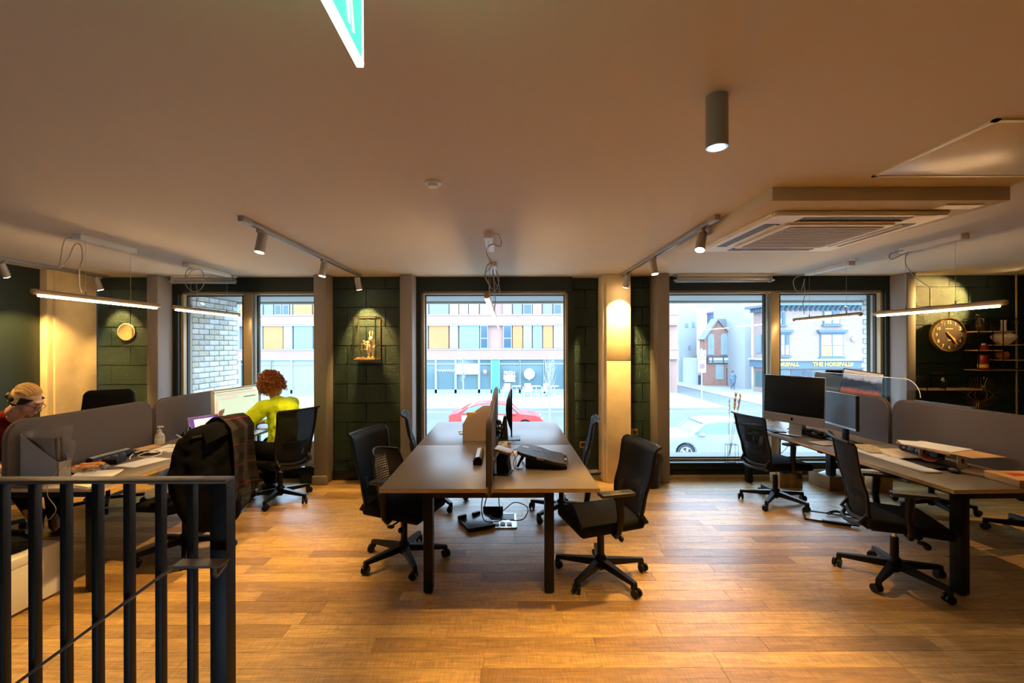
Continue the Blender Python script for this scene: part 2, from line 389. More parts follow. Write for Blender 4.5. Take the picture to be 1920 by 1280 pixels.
# own building outside: soffit, brick piers, outer sill
SOFF=mat('pale_soffit',(0.465,0.45,0.413),.7,var=.12,vscale=2,stretch=(.4,6,1))
st('soffit',G().bb(-5.6,7.0,6.1,7.35,2.395,2.6).bb(-5.6,7.0,7.30,7.42,2.36,4.5),SOFF)
st('outer_sill',G().bb(-5.6,7.0,6.02,6.6,.02,.13),PAVE)
BRK=[mat('pale_brick_%s'%n,c,.9,bump=.3,bscale=40,var=.15,vscale=15) for n,c in (('light',(.72,.70,.64)),('mid',(.60,.58,.52)),('warm',(.64,.58,.46)),('white',(.80,.78,.74)))]
MORT=mat('grey_mortar',(.30,.29,.27),.9)
def brickpier(name,x,side,y0,y1,seed):
    # wall whose brick face is at x facing side (+1/-1), plus its street end
    p=st(name,G().bb(min(x-side*.012,x-side*.6),max(x-side*.012,x-side*.6),y0,y1-.01,-2.5,2.4),MORT)
    rr=random.Random(seed); bl,bh=.225,.077
    ms=[]
    for m in BRK:
        o=obj('brick',G().box((0,0,0),(.02,bl-.012,bh-.012),.002,seg=1),m,p); ms.append(o.data); bpy.data.objects.remove(o)
    low=G(); r=0; z=2.39-bh/2
    while z>-1.2:
        y=y0-(r%2)*bl/2
        while y<y1:
            a,b=max(y,y0),min(y+bl,y1)
            if b-a>.05:
                zz=z; 
                if z>.1:
                    o=bpy.data.objects.new('brick',rr.choice(ms)); C.objects.link(o); o.parent=p; o.location=(x-side*.008+rr.uniform(-.002,.002),(a+b)/2,zz); o.scale=(1,(b-a)/bl,1)
                else: low.box((x-side*.008,(a+b)/2,zz),(.02,b-a-.012,bh-.012))
            y+=bl
        z-=bh; r+=1
    tag(obj('brick_courses',low,BRK[0],p),kind='stuff')
brickpier('wall_brick_left',-4.28,1,6.12,7.29,1)
brickpier('wall_brick_right',5.70,-1,6.12,7.29,2)
# --- opposite block with coloured panels
FY=40.0
PINK=mat('pink_terracotta',(.38,.22,.185),.8,var=.06,vscale=.5); ORP=mat('orange_panel',(.44,.20,.07),.6,var=.06,vscale=1); ORP2=mat('pale_orange_panel',(.48,.31,.18),.6)
BLP=mat('blue_panel',(.20,.29,.35),.5); WLT=mat('pale_window_glass',(.30,.37,.38),.15); WDK=mat('dark_window_glass',(0.06,0.102,0.144),.12); FRW=mat('white_grey_frame',(0.319,0.347,0.363),.5)
def X40(px): return (px-CX)*FY/F
def Z40(py): return H-(py-CY)*FY/F
fb=thing('apartment_building','long terracotta block across the street with orange and blue panels above glazed shopfronts','building',(-10,FY,GZ))
def fo(name,g,m,root=fb,smooth=0): 
    o=obj(name,g,m,smooth=smooth); o.parent=root; o.matrix_parent_inverse=Matrix.Translation(-Vector(root.location)); return o
zt=9.5
fo('wall',G().bb(X40(-160),X40(1272),FY+.3,FY+10,GZ,zt),PINK)
bands=[(673,655),(608,590)]
fo('band',G().bb(X40(-160),X40(1273),FY,FY+.35,Z40(672),Z40(655)),PINK)
fo('band',G().bb(X40(-160),X40(1273),FY,FY+.35,Z40(607.5),Z40(590.5)),PINK)
fo('band',G().bb(X40(-160),X40(1273),FY,FY+.35,Z40(545),Z40(528)),PINK)
for yy in (673,654.5,609,590,546): fo('ledge',G().bb(X40(-160),X40(1273),FY-.06,FY+.3,Z40(yy)-.05,Z40(yy)+.05),FRW)
row2=[(441,449,'b'),(449,462,'p'),(462,481,'o'),(481,492,'l'),(493,530,'o'),(531,548,'l'),(550,586,'b'),(590,606,'d'),(610,640,'p'),(642,660,'d'),(662,690,'o'),(692,708,'l'),(710,744,'b'),(746,770,'p'),(772,802,'l'),(804,841,'o'),(843,859,'l'),(861,899,'b'),(900,915.5,'d'),(916,942,'p'),(943,960,'d'),(961,980,'o'),(981,997.5,'l'),(999,1017,'b'),(1018,1037,'o'),(1038,1058,'l'),(1062,1085,'p'),(1087,1104,'l'),(1106,1140,'b'),(1142,1165,'o'),(1167,1184,'l'),(1186,1215,'p'),(1217,1234,'d'),(1236,1254,'o')]
row1=[(441,449,'b'),(449,462,'o'),(462,481,'p'),(481,492,'l'),(494,512,'b'),(514,528,'d'),(529,542,'d'),(544,548,'l'),(549,585,'o'),(587,605,'l'),(607,640,'p'),(642,670,'b'),(672,690,'l'),(692,730,'o'),(732,748,'l'),(750,790,'p'),(792,803,'l'),(805,841,'b'),(843,860,'o2'),(861,878,'l'),(879,898,'o2'),(900,926,'l'),(927,942,'p'),(943,960,'l'),(962,979,'b'),(981,998,'d'),(999,1016,'o2'),(1018,1036,'b'),(1038,1054,'d'),(1056,1085,'p'),(1087,1120,'o'),(1122,1140,'l'),(1142,1180,'b'),(1182,1215,'p'),(1217,1250,'l')]
def row(rw,yb,yt):
    for a,b,k in rw+[(x0-320-0,x1-320,kk) for x0,x1,kk in rw if x1-320<440]:
        z0,z1=Z40(yb),Z40(yt); x0,x1=X40(a)+.02,X40(b)-.02
        if k=='p': continue
        if k in('l','d'):
            f_=fo('window',G().bb(x0,x1,FY+.02,FY+.3,z0,z1),FRW)
            zm=z0+(z1-z0)*.45
            for (c,d) in ((z0+.06,zm-.04),(zm+.04,z1-.06)):
                o=obj('pane',G().bb(x0+.07,x1-.07,FY+.0,FY+.05,c,d),WLT if k=='l' else WDK,smooth=0); o.parent=f_
        else: fo('cladding_panel',G().bb(x0,x1,FY+.06,FY+.3,z0,z1),{'o':ORP,'o2':ORP2,'b':BLP}[k])
row(row2,653,610); row(row1,589,547)
# ground-floor shopfronts
SHG=mat('shop_glass',(.10,.155,.17),.1); TEAL=mat('teal_column',(0.072,0.24,0.252),.6); SHW=mat('pale_shopfront',(0.275,0.31,0.315),.5); WSIGN=mat('white_sign',(0.637,0.652,0.652),.6)
DGRN=mat('dark_planting',(.05,.13,.07),.9)
x=-160; 
for (a,b,m) in ((-160,-60,SHG),(-58,60,SHW),(62,200,SHG),(202,330,SHW),(332,448,SHG),(450,478,SHG),(480,508,SHW),(509,545,SHW),(547,590,SHW),(592,680,SHG),(682,760,SHG),(762,816,SHG),(818,853,SHG),(855,897,SHG),(899,921,SHG),(936,974,SHG),(975,1020,SHG),(1021,1058,SHG),(1060,1120,SHG),(1122,1190,SHG),(1192,1255,SHW)):
    f_=fo('shop_window',G().bb(X40(a),X40(b),FY+.12,FY+.3,GZ+.35,Z40(674)),m)
    for xx in (a,b): 
        o=obj('shop_frame',G().bb(X40(xx)-.05,X40(xx)+.05,FY+.0,FY+.2,GZ,Z40(674)),FRW,smooth=0); o.parent=f_
fo('shop_transom',G().bb(X40(-160),X40(1255),FY+.03,FY+.2,Z40(682)-.04,Z40(682)+.04),FRW)
fo('plinth',G().bb(X40(-160),X40(1255),FY+.0,FY+.3,GZ,GZ+.35),SHW)
fo('teal_column',G().bb(X40(922),X40(935.5),FY-.1,FY+.2,GZ,Z40(675)),TEAL)
fo('white_fascia_sign',G().bb(X40(855),X40(897),FY-.15,FY+.0,Z40(701),Z40(682)),WSIGN)
for k,(a,b,c) in enumerate(((860,880,686),(862,878,689.5),(860,876,693))): fo('sign_line',G().bb(X40(a),X40(b),FY-.17,FY-.15,Z40(c),Z40(c)+.05),FRW)
t_=text('window_lettering','FRESH',.5,WSIGN,fb,(0,0,0),sx=.72,bold=.012); t_.location=Vector((X40(955),FY-.05,Z40(699.5)))-Vector(fb.location)
for k in range(3):
    a=(944,944,946)[k]; fo('sign_line',G().bb(X40(a),X40(966-(k==1)*1),FY-.07,FY-.04,Z40(704.5+4.2*k)-.13,Z40(704.5+4.2*k)+.05),WSIGN)
g_=G(); pr=[X40(821)+.07*i for i in range(22)]
g_.tube([(p,FY-.06,Z40(694)+.12*math.sin(i*1.9)) for i,p in enumerate(pr)],.035,5)
fo('script_lettering',g_,WSIGN)
fo('round_sign',G().cyl((X40(992),FY-.25,Z40(700.5)),(X40(992),FY-.12,Z40(700.5)),.47,n=28).cyl((X40(992),FY-.2,Z40(713)),(X40(992),FY-.2,Z40(706)),.03),WSIGN)
fo('wall_lamp',G().ball((X40(909.5),FY-.1,Z40(697)),(.18,.1,.22)),PINK)
# grey & glass building beside it (street running away)
GRYB=mat('white_grey_render',(0.384,0.409,0.422),.8); 
wb=thing('render_building','tall pale grey building with tiny windows left of the gabled brick house','building',(22,52,GZ))
def X_(px,Y): return (px-CX)*Y/F
def Z_(py,Y): return H-(py-CY)*Y/F
fo('wall',G().bb(X_(1272,52),X_(1307,52),52,60,GZ,Z_(568,52)),GRYB,wb)
for (a,b,c,d) in ((1285,1290,607,614),(1298,1302,605,614),(1291,1294,649,657),(1265,1269,679,686),(1292,1298,682,698),(1284,1287,689,706)):
    if a>1272: fo('window',G().bb(X_(a,52),X_(b,52),51.9,52.1,Z_(d,52),Z_(c,52)),BLP,wb)
fo('roof_glazing',G().bb(X_(1274,52),X_(1395,52),52.5,55,Z_(577,52),Z_(567,52)),WLT,wb)
lb=thing('pale_shop','low pale grey building with a dark doorway behind the road sign','building',(23,50,GZ))
fo('wall',G().bb(X_(1306,48),X_(1322,48),48,56,GZ,Z_(672,50)),GRYB,lb)
fo('doorway',G().bb(X_(1309,48),X_(1319,48),47.9,48.1,GZ+.1,Z_(702,50)),WDK,lb)
# gabled brick house
RB=mat('red_brick_far',(.36,.19,.15),.85,var=.12,vscale=3); SLATE=mat('slate_roof',(0.216,0.228,0.252),.8)
HY=47.0
hb=thing('brick_gable_house','red brick house with a pointed gable and two arched windows over a dark shop sign','building',(22.5,HY,GZ))
P=lambda a,b:(X_(a,HY),Z_(b,HY))
fo('wall',G().prism([P(1321,800),P(1385,800),P(1385,634),P(1373,634),P(1344.5,600),P(1320.5,636)],'y',HY,HY+1.2),RB,hb)
fo('roof',G().prism([P(1317.5,637),P(1344,597.5),P(1374,634),P(1374,636.5),P(1344.3,601),P(1319,639)],'y',HY-.3,HY+1.3).prism([P(1345,598.5),P(1392,598.5),P(1388,634),P(1373,634.5)],'y',HY+.2,HY+.6),SLATE,hb)
for a,b in ((1327,1338.5),(1351,1364)):
    w_=X_(b,HY)-X_(a,HY); cx=(X_(a,HY)+X_(b,HY))/2; z0=Z_(666,HY); z1=Z_(634,HY)
    pts=[(cx-w_/2,z0),(cx+w_/2,z0)]+[(cx+w_/2*math.cos(t),z1+w_/2*1.3*math.sin(t)) for t in [i*PI/8 for i in range(9)]]
    f_=fo('arched_window',G().prism(pts,'y',HY-.08,HY+.05),WLT,hb)
    o=obj('glazing_bar',G().bb(cx-.03,cx+.03,HY-.12,HY-.06,z0,z1).bb(cx-w_/2,cx+w_/2,HY-.12,HY-.06,(z0+z1)/2,(z0+z1)/2+.06),FRW,smooth=0); o.parent=f_
fo('fascia_sign',G().bb(X_(1325,HY),X_(1366,HY),HY-.2,HY,Z_(682,HY),Z_(668.5,HY)),mat('dark_sign_board',(.08,.11,.14),.6),hb)
for a,b in ((1328,1333),(1336,1353),(1356,1363)): fo('sign_lettering',G().bb(X_(a,HY),X_(b,HY),HY-.24,HY-.2,Z_(676.5,HY),Z_(671.5,HY)).bb(X_(a,HY),X_(b,HY),HY-.24,HY-.2,Z_(680,HY),Z_(678.5,HY)),WSIGN,hb)
fo('shop_window',G().bb(X_(1341,HY),X_(1356,HY),HY-.06,HY+.05,Z_(712,HY),Z_(684,HY)),WLT,hb)
fo('door',G().bb(X_(1362,HY),X_(1369,HY),HY-.06,HY+.05,Z_(727,HY),Z_(691,HY)),WDK,hb)
sb=thing('dark_blue_building','narrow dark blue building between brick gable and white column','building',(24.5,45,GZ))
DKB=mat('dark_blue_wall',(.10,.15,.22),.7)
fo('wall',G().bb(X_(1384,45),X_(1396.5,45),45,52,GZ,Z_(580,45)),DKB,sb); fo('parapet',G().bb(X_(1383,45),X_(1397,45),44.9,52,Z_(582,45),Z_(577,45)),DKB,sb)
fo('white_column',G().bb(X_(1396.5,43.5),X_(1409,43.5),43.5,50,GZ,Z_(569,43.5)),GRYB,sb)
# corner pub
PY=38.0
PINKB=mat('pale_pink_brick',(.33,.235,.21),.85,var=.08,vscale=3); NAVY=mat('blue_grey_joinery',(.10,.15,.20),.6); GOLD=mat('yellow_lettering',(.90,.66,.10),.5)
pb=thing('corner_building','pale brick corner building with blue cornice and yellow lettering on its fascia','building',(25,PY,GZ))
xa=X_(1458,PY); xb=X_(1760,PY); xc=X_(1412,41.5); yc=41.5
zt=Z_(585,PY)
fo('wall',G().prism([(xa,PY),(xb,PY),(xb,PY+10),(xc+7,PY+10),(xc+5,yc+1.2),(xc,yc)],'z',GZ,Z_(578,PY)),PINKB,pb)
nx,ny=(yc-PY),(xa-xc); 
def along(u,off=0):  # point along oblique side face from corner (u=0) to far (u=1), pushed outwards
    d=Vector((xc-xa,yc-PY,0)); n_=Vector((-d.y,d.x,0)).normalized()*-1
    if n_.y>0: n_=-n_
    return Vector((xa,PY,0))+d*u+n_*off
def sidebox(u0,u1,z0,z1,o0,o1):
    a,b,c,d=along(u0,o1),along(u1,o1),along(u1,o0),along(u0,o0)
    return G().hexa([(a.x,a.y,z0),(b.x,b.y,z0),(c.x,c.y,z0),(d.x,d.y,z0),(a.x,a.y,z1),(b.x,b.y,z1),(c.x,c.y,z1),(d.x,d.y,z1)])
fo('cornice',G().bb(xa-.3,xb,PY-.7,PY,Z_(575,PY),Z_(570,PY)),NAVY,pb); fo('cornice',sidebox(-.05,1.05,Z_(575,PY),Z_(570,PY),0,.7),NAVY,pb)
g_=G(); 
for k in range(46):
    x0=xa+.15+k*.42
    if x0<xb: g_.prism([(PY-.55,Z_(575,PY)),(PY,Z_(575,PY)),(PY,Z_(585,PY))],'x',x0,x0+.2)
fo('brackets',g_,NAVY,pb)
g_=G()
for k in range(9):
    a=along(.05+k*.11,.25); g_.box((a.x,a.y,(Z_(575,PY)+Z_(583,PY))/2),(.2,.3,.34))
fo('brackets',g_,NAVY,pb)
fo('fascia',G().bb(xa-.1,xb,PY-.35,PY,Z_(692,PY),Z_(677,PY)),NAVY,pb); fo('fascia',sidebox(0,1,Z_(692,PY),Z_(677,PY),0,.35),NAVY,pb)
fo('fascia_ledge',G().bb(xa-.2,xb,PY-.5,PY,Z_(677.5,PY),Z_(674,PY)),GRYB,pb); fo('fascia_ledge',sidebox(-.05,1,Z_(677.5,PY),Z_(674,PY),0,.5),GRYB,pb)
def ptext(s,cx,size,z):
    t=text('lettering',s,size,GOLD,pb,(0,0,0),ext=.02,bold=.012); t.location=Vector((cx,PY-.40,z))-Vector(pb.location)
ptext('THE HORSFALL',X_(1553,PY),.46,Z_(684.3,PY)); 
fo('shield_mark',G().prism([(X_(1588,PY)-.0,Z_(681,PY)),(X_(1593,PY),Z_(681,PY)),(X_(1592.5,PY),Z_(685.5,PY)),(X_(1590.5,PY),Z_(688,PY)),(X_(1588.5,PY),Z_(685.5,PY))],'y',PY-.4,PY-.36),GOLD,pb)
ptext('HORSFALL',X_(1463,PY)+.25,.44,Z_(684.3,PY))
def pwin(a,b,t,bt,cols,hood=True,hy=None):
    x0,x1,z0,z1=X_(a,PY),X_(b,PY),Z_(bt,PY),Z_(t,PY)
    f_=fo('window',G().bb(x0,x1,PY-.08,PY+.05,z0,z1),NAVY,pb); mx=(x0+x1)/2; mz=z0+(z1-z0)*.5
    for i,(c0,c1,d0,d1) in enumerate(((x0+.08,mx-.06,mz+.03,z1-.08),(mx+.06,x1-.08,mz+.03,z1-.08),(x0+.08,mx-.06,z0+.08,mz-.03),(mx+.06,x1-.08,z0+.08,mz-.03))):
        o=obj('pane',G().bb(c0,c1,PY-.12,PY-.05,d0,d1),cols[i],smooth=0); o.parent=f_
    if hood:
        o=obj('window_hood',G().bb(x0-.25,x1+.25,PY-.3,PY,z1+.12,z1+.32).bb(x0-.1,x1+.1,PY-.2,PY,z1,z1+.14),NAVY,smooth=0); o.parent=f_
    o=obj('window_sill',G().bb(x0-.1,x1+.1,PY-.2,PY,z0-.14,z0),NAVY,smooth=0); o.parent=f_
PK=mat('pink_poster',(.85,.35,.55),.7,var=.5,vscale=6); YP=mat('yellow_poster',(.92,.80,.12),.7); MP=mat('mint_poster',(.45,.80,.70),.7,var=.3,vscale=6); LB=mat('pale_blue_poster',(.6,.75,.85),.7); PR=mat('red_poster',(.85,.35,.32),.7,var=.3,vscale=5)
pwin(1537,1580,627,671,(PK,LB,YP,MP))
pwin(1543,1574,584,610,(WLT,WDK,WLT,WLT),False)
pwin(1449+13,1479,627,668,(WLT,WDK,PR,PR))
pwin(1458,1472,586,610,(WDK,WDK,WLT,WDK),False)
pwin(1640,1680,627,671,(WLT,WDK,WLT,WLT))
for a,b,m in ((1462,1478,SHG),(1482,1523,WDK),(1526,1560,SHG),(1564,1604,WDK),(1608,1660,SHG),(1664,1740,SHG)): fo('shop_window',G().bb(X_(a,PY),X_(b,PY),PY-.06,PY+.1,GZ+.5,Z_(695,PY)),m,pb)
fo('wall_lamp',G().ball((X_(1599,PY),PY-.15,Z_(637,PY)),(.2,.15,.2)).box((X_(1599,PY),PY-.05,Z_(632,PY)),(.1,.2,.2)),WSIGN,pb)
for u0,u1,z0,z1,m in ((.2,.42,Z_(664,PY),Z_(627,PY),WDK),(.62,.85,Z_(664,PY),Z_(627,PY),WDK),(.15,.45,GZ+.2,Z_(700,PY),WDK),(.6,.9,GZ+.5,Z_(700,PY),SHG)): fo('side_window',sidebox(u0,u1,z0,z1,-.1,.06),m,pb)
# road sign pole
sp=thing('road_sign_pole','grey pole carrying two white traffic signs on far pavement','sign',(X_(1315.5,35),35,GZ))
obj('pole',G().cyl((0,0,.0),(0,0,3.95),.045),GRYB,sp)
for nm,z0,z1 in (('speed_sign',Z_(674,35),Z_(657,35)),('parking_sign',Z_(699,35),Z_(675.5,35))):
    o=obj(nm,G().bb(-.3,.3,-.08,-.05,z0-GZ,z1-GZ),WSIGN,sp)
REDP=mat('sign_red',(.6,.12,.12),.6); DBL=mat('sign_blue',(.12,.2,.6),.6)
o=obj('red_ring',G().tube([(.22*math.cos(t*PI/12),-.085,2.58+.95+.0+.22*math.sin(t*PI/12)) for t in range(24)],.02,5,True),GREYP,sp)
zc=(Z_(657,35)+Z_(674,35))/2-GZ; o.location.z=zc-3.53
tt=text('numerals','20',.26,GREYP,sp,(0,-.09,zc))
zc=(Z_(676,35)+Z_(699,35))/2-GZ
obj('round_symbol',G().cyl((0,-.10,zc),(0,-.08,zc),.19,n=20),DBL,sp); obj('diagonal_bar',G().box((0,-.105,zc),(.34,.01,.05),rot=(0,R(-45),0)).tube([(.19*math.cos(t*PI/10),-.1,zc+.19*math.sin(t*PI/10)) for t in range(20)],.025,5,True),REDP,sp)
# terrace furniture: white chairs and tables
def patio(x,y,i):
    r=thing('patio_chair',('white patio chair outside cafe, directly behind divider screens of the centre desk','white patio chair outside cafe under the round white sign','white patio chair outside cafe nearest the right-hand bare sapling')[i],'chair',(x,y,GZ+.02),0,'white cafe chairs across the street')
    obj('seat',G().box((0,0,.44),(.7,.6,.08),.03),WSIGN,r); obj('backrest',G().box((0,-.28,.78),(.55,.06,.6),.05),WSIGN,r)
    for sx_ in (-1,1):
        obj('armrest',G().box((sx_*.36,0,.62),(.07,.55,.3),.03),WSIGN,r)
        for sy in (-1,1): obj('leg',G().cyl((sx_*.3,sy*.25,0),(sx_*.28,sy*.23,.42),.03),WSIGN,r)
    t=thing('patio_table',('white round cafe table at left end of the terrace','white round cafe table in middle of the terrace','white round cafe table at right end of the terrace')[i],'table',(x+.8,y+1.3,GZ+.02),0,'white cafe tables across the street')
    obj('table_top',G().cyl((0,0,.7),(0,0,.74),.4,n=20),WSIGN,t); obj('pedestal',G().cyl((0,0,.02),(0,0,.7),.04).cyl((0,0,0),(0,0,.03),.25,n=16),WSIGN,t)
for i,px in enumerate((951,989,1024)): patio(X_(px,37.5),37.5,i)
# street trees (bare saplings)
BARK=mat('pale_bark',(.38,.35,.32),.9)
def tree(px,Y,h,seed,label):
    rr=random.Random(seed); r=thing('street_tree',label,'tree',(X_(px,Y),Y,GZ+.02),0,'bare street saplings')
    obj('trunk',G().tube([(0,0,0),(.02,0,h*.3),(0,.02,h*.55),(.01,0,h*.8)],[.06,.05,.04,.02],7),BARK,r)
    g=G()
    for k in range(46):
        z=h*rr.uniform(.35,.8); a=rr.uniform(0,2*PI); l=h*rr.uniform(.1,.25)
        p=Vector((0,0,z)); q=p+Vector((math.cos(a)*l*.4,math.sin(a)*l*.4,l)); m_=(p+q)/2+Vector((math.cos(a)*.05,math.sin(a)*.05,-.05))
        g.tube([p,m_,q],[.02,.014,.006],4)
    obj('branches',g,BARK,r)
tree(1030,24.5,3.9,1,'slim bare sapling on the pavement right of the parked red car'); tree(868,34,3.9,2,'slim bare sapling in front of the white cafe sign')
# pedestrian
def ped():
    Y=42.5; r=thing('person','distant pedestrian in a dark blue coat on the far pavement','person',(X_(1374,Y),Y,GZ+.02))
    b=G(); b.ball((0,0,1.6),(.1,.11,.13)); b.chain([(0,0,1.3),(0,0,1.48)],[.13,.06]); b.chain([(0,0,.9),(0,0,1.3)],[.17,.18])
    for s in (-1,1):
        b.chain([(s*.09,0,.9),(s*.11,.06*s,.48),(s*.11,-.05*s,.06)],[.10,.075,.05]); b.cap((s*.11,-.05*s,.05),(s*.11,-.2*s*s-.05*s,.04),.045)
        b.chain([(s*.2,0,1.38),(s*.28,-.02,1.1),(s*.22,-.16,1.05)],[.07,.055,.04]); b.ball((s*.2,-.2,1.05),.045)
    remesh(obj('body',b,mat('pedestrian_skin',(.55,.36,.28),.7),r),.02)
    c=G(); c.chain([(0,0,.72),(0,0,1.3)],[.24,.21]); 
    for s in (-1,1): c.chain([(s*.2,0,1.38),(s*.28,-.02,1.1),(s*.23,-.14,1.05)],[.09,.075,.06])
    remesh(obj('coat',c,NAVY,r),.025)
    t=G()
    for s in (-1,1): t.chain([(s*.09,0,.85),(s*.11,.06*s,.48),(s*.11,-.05*s,.1)],[.12,.09,.07])
    remesh(obj('trousers',t,DKB,r),.02)
    h=G().ball((0,.02,1.64),(.115,.125,.12)); obj('hair',h,GREYP,r)
ped()
# cars
def car(name,label,x,y,col,L,fx=1,glass=None,extra=None):
    r=thing(name,label,'car',(x,y,GZ-.02)); r.scale=(fx,1,1)
    W=1.75
    prof=[(-.49,.32),(-.5,.55),(-.485,.78),(-.40,.88),(-.26,.95),(-.13,1.36),(.0,1.44),(.16,1.42),(.30,1.20),(.40,.98),(.485,.92),(.5,.6),(.49,.32)]
    # arches
    def arch(cx): return [(cx+.36*math.cos(t)/L,.32+.36*math.sin(t)) for t in [PI*i/8 for i in range(9)]]
    low=[(a,b) for a,b in arch(.315)]+[(a,b) for a,b in arch(-.31)]
    pts=[(a*L,b) for a,b in prof]+[(a*L,b if b>.33 else .25) for a,b in low]
    bod=obj('body',G().prism([(a*L,b) for a,b in [(-.49,.25),(-.5,.55),(-.485,.74),(-.42,.86),(-.25,.94),(.40,.99),(.485,.92),(.5,.6),(.49,.25)]]+[(p[0],p[1]) for p in pts[13:]],'y',-W/2,W/2,.04),col,r,smooth=50)
    obj('roof',G().prism([(-.16*L,1.34),(-.05*L,1.42),(.08*L,1.44),(.2*L,1.39),(.29*L,1.24),(.2*L,1.33),(.08*L,1.375),(-.05*L,1.355),(-.14*L,1.29)],'y',-W*.39,W*.39,.02).bb(.035*L,.05*L,-W*.44,W*.44,.95,1.36)
        .prism([(-.255*L,.93),(-.235*L,.93),(-.145*L,1.33),(-.16*L,1.35)],'y',-W*.43,-W*.40).prism([(-.255*L,.93),(-.235*L,.93),(-.145*L,1.33),(-.16*L,1.35)],'y',W*.40,W*.43)
        .prism([(.28*L,1.27),(.37*L,.97),(.41*L,.97),(.30*L,1.27)],'y',-W*.43,-W*.40).prism([(.28*L,1.27),(.37*L,.97),(.41*L,.97),(.30*L,1.27)],'y',W*.40,W*.43),col,r)
    obj('glasshouse',G().prism([(-.25*L,.92),(-.15*L,1.31),(-.05*L,1.38),(.08*L,1.40),(.2*L,1.35),(.28*L,1.22),(.39*L,.95)],'y',-W*.41,W*.41,.02),glass or mat('car_glass',(.22,.32,.32),.1),r)
    TY=mat('tyre',(.05,.055,.06),.8) if 'tyre' not in MT else MT['tyre']
    for cx in (-.31*L,.315*L):
        for sy in (-1,1):
            w_=obj('wheel',G().cyl((cx,sy*(W/2-.2),.31),(cx,sy*(W/2+.0),.31),.31,n=24),TY,r)
            hb_=G()
            for k in range(5):
                a=2*PI*k/5; hb_.box((cx+.11*math.cos(a),sy*(W/2+.01),.31+.11*math.sin(a)),(.22,.02,.08),rot=(0,-a,0))
            hb_.cyl((cx,sy*W/2,.31),(cx,sy*(W/2+.02),.31),.06); hb_.tube([(cx+.21*math.cos(t*PI/12),sy*(W/2+.005),.31+.21*math.sin(t*PI/12)) for t in range(24)],.02,5,True)
            obj('hub_cap',hb_,ALU,w_)
    obj('mirror',G().ball((-.19*L,-W/2-.1,.98),(.13,.09,.08)).ball((-.19*L,W/2+.1,.98),(.13,.09,.08)),col,r)
    obj('headlight',G().ball((-.475*L,-W*.4,.68),(.14,.14,.07)).ball((-.475*L,W*.4,.68),(.14,.14,.07)),CHROME,r)
    obj('tail_light',G().ball((.485*L,-W*.42,.8),(.08,.1,.12)).ball((.485*L,W*.42,.8),(.08,.1,.12)),RED,r)
    obj('bumper',G().bb(-.515*L,-.47*L,-W*.46,W*.46,.22,.5,.03).bb(.47*L,.515*L,-W*.46,W*.46,.25,.55,.03),col,r)
    if extra: extra(r,L,W)
    return r
SILV=mat('silver_car_paint',(.36,.38,.40),.25,.3,clear=.5); REDC=mat('red_car_paint',(.55,.05,.045),.3,clear=.5); WHC=mat('white_car_paint',(.6,.62,.64),.3)
car('parked_car','silver car passing outside the right-hand window, seen from its side',X_(1362,16.4),17.3,SILV,4.7)
def ex(r,L,W): obj('side_panel',G().bb(-.1*L,.36*L,-W/2-.012,-W/2,.42,.9,.004),WHC,r)
car('red_car','red and white car on the road outside the centre window',X_(930,22.5),22.5,REDC,4.5,-1,None,ex)
# ============================================================ INTERIOR: lamps
DZ=.73; TT=.026   # desk top height, thickness
def spot_head(root,x,y,aim,lit=True,pw=P_SPOT,z=CEZ-.035,parentname='spot_head'):
    # part of the track: cylinder head on a hinge, aimed at a point
    p=Vector((x,y,z)); c=p+Vector((0,0,-.085)); d=(Vector(aim)-c).normalized()
    g=G(); g.cyl(c-d*.07,c+d*.075,.034,n=20); g.box((x,y,z-.012),(.03,.09,.022),.003); g.box((x,y-.036,z-.05),(.012,.006,.08))
    h=obj(parentname,g,SPOTG,root); 
    l=obj('lens',G().cyl(c+d*.074,c+d*.078,.030,n=20),LENS if lit else ACD,h)
    if lit:
        ld=bpy.data.lights.new('spot_light','SPOT'); ld.energy=pw; ld.color=WARM; ld.spot_size=R(66); ld.spot_blend=.55; ld.shadow_soft_size=.02
        lo=bpy.data.objects.new('spot_light',ld); C.objects.link(lo); lo.parent=h; lo.location=c+d*.085; lo.rotation_euler=d.to_track_quat('-Z','Y').to_euler()
    return h
def track(x,y0,y1,label,heads):
    r=thing('track_light',label,'track light',(0,0,0),0,'ceiling track lights')
    g=G(); g.bb(x-.018,x+.018,y0,y1,CEZ-.034,CEZ,.003); obj('rail',g,TRACKM,r)
    obj('rail_slot',G().bb(x-.006,x+.006,y0+.12,y1-.03,CEZ-.0355,CEZ-.033),BLKP,r)
    obj('feed_box',G().bb(x-.02,x+.02,y0-.02,y0+.1,CEZ-.037,CEZ,.003),SPOTG,r)
    for (y,aim,lit,pw) in heads: spot_head(r,x,y,aim,lit,pw)
track(-1.77,3.06,5.55,'ceiling track with three spots ending above the green wall with the rabbit shelf',[(3.3,(-2.1,3.0,0),True,P_SPOT),(4.43,(-2.15,4.2,0),True,P_SPOT*.7),(5.47,(-1.70,5.76,1.55),True,P_SPOT*.8)])
track(1.42,3.06,5.55,'ceiling track with three spots ending above the cream concrete column',[(3.3,(.75,2.5,0),True,P_SPOT),(4.36,(1.75,4.0,0),True,P_SPOT*.7),(5.32,(1.38,5.56,1.95),True,P_SPOT*1.2)])
track(-4.88,3.2,5.58,'ceiling track with two spots at the far left above the cream concrete wall',[(4.42,(-5.15,5.3,1.1),True,P_SPOT*.9),(5.45,(-4.78,5.76,1.5),True,P_SPOT*.45),(3.5,(-4.2,3.2,.7),True,P_SPOT*.8)])
track(6.12,3.3,5.4,'ceiling track at far right lighting the clock wall',[(5.22,(5.30,5.76,2.08),True,P_SPOT*1.3),(3.7,(5.0,3.2,0),True,P_SPOT*.8)])
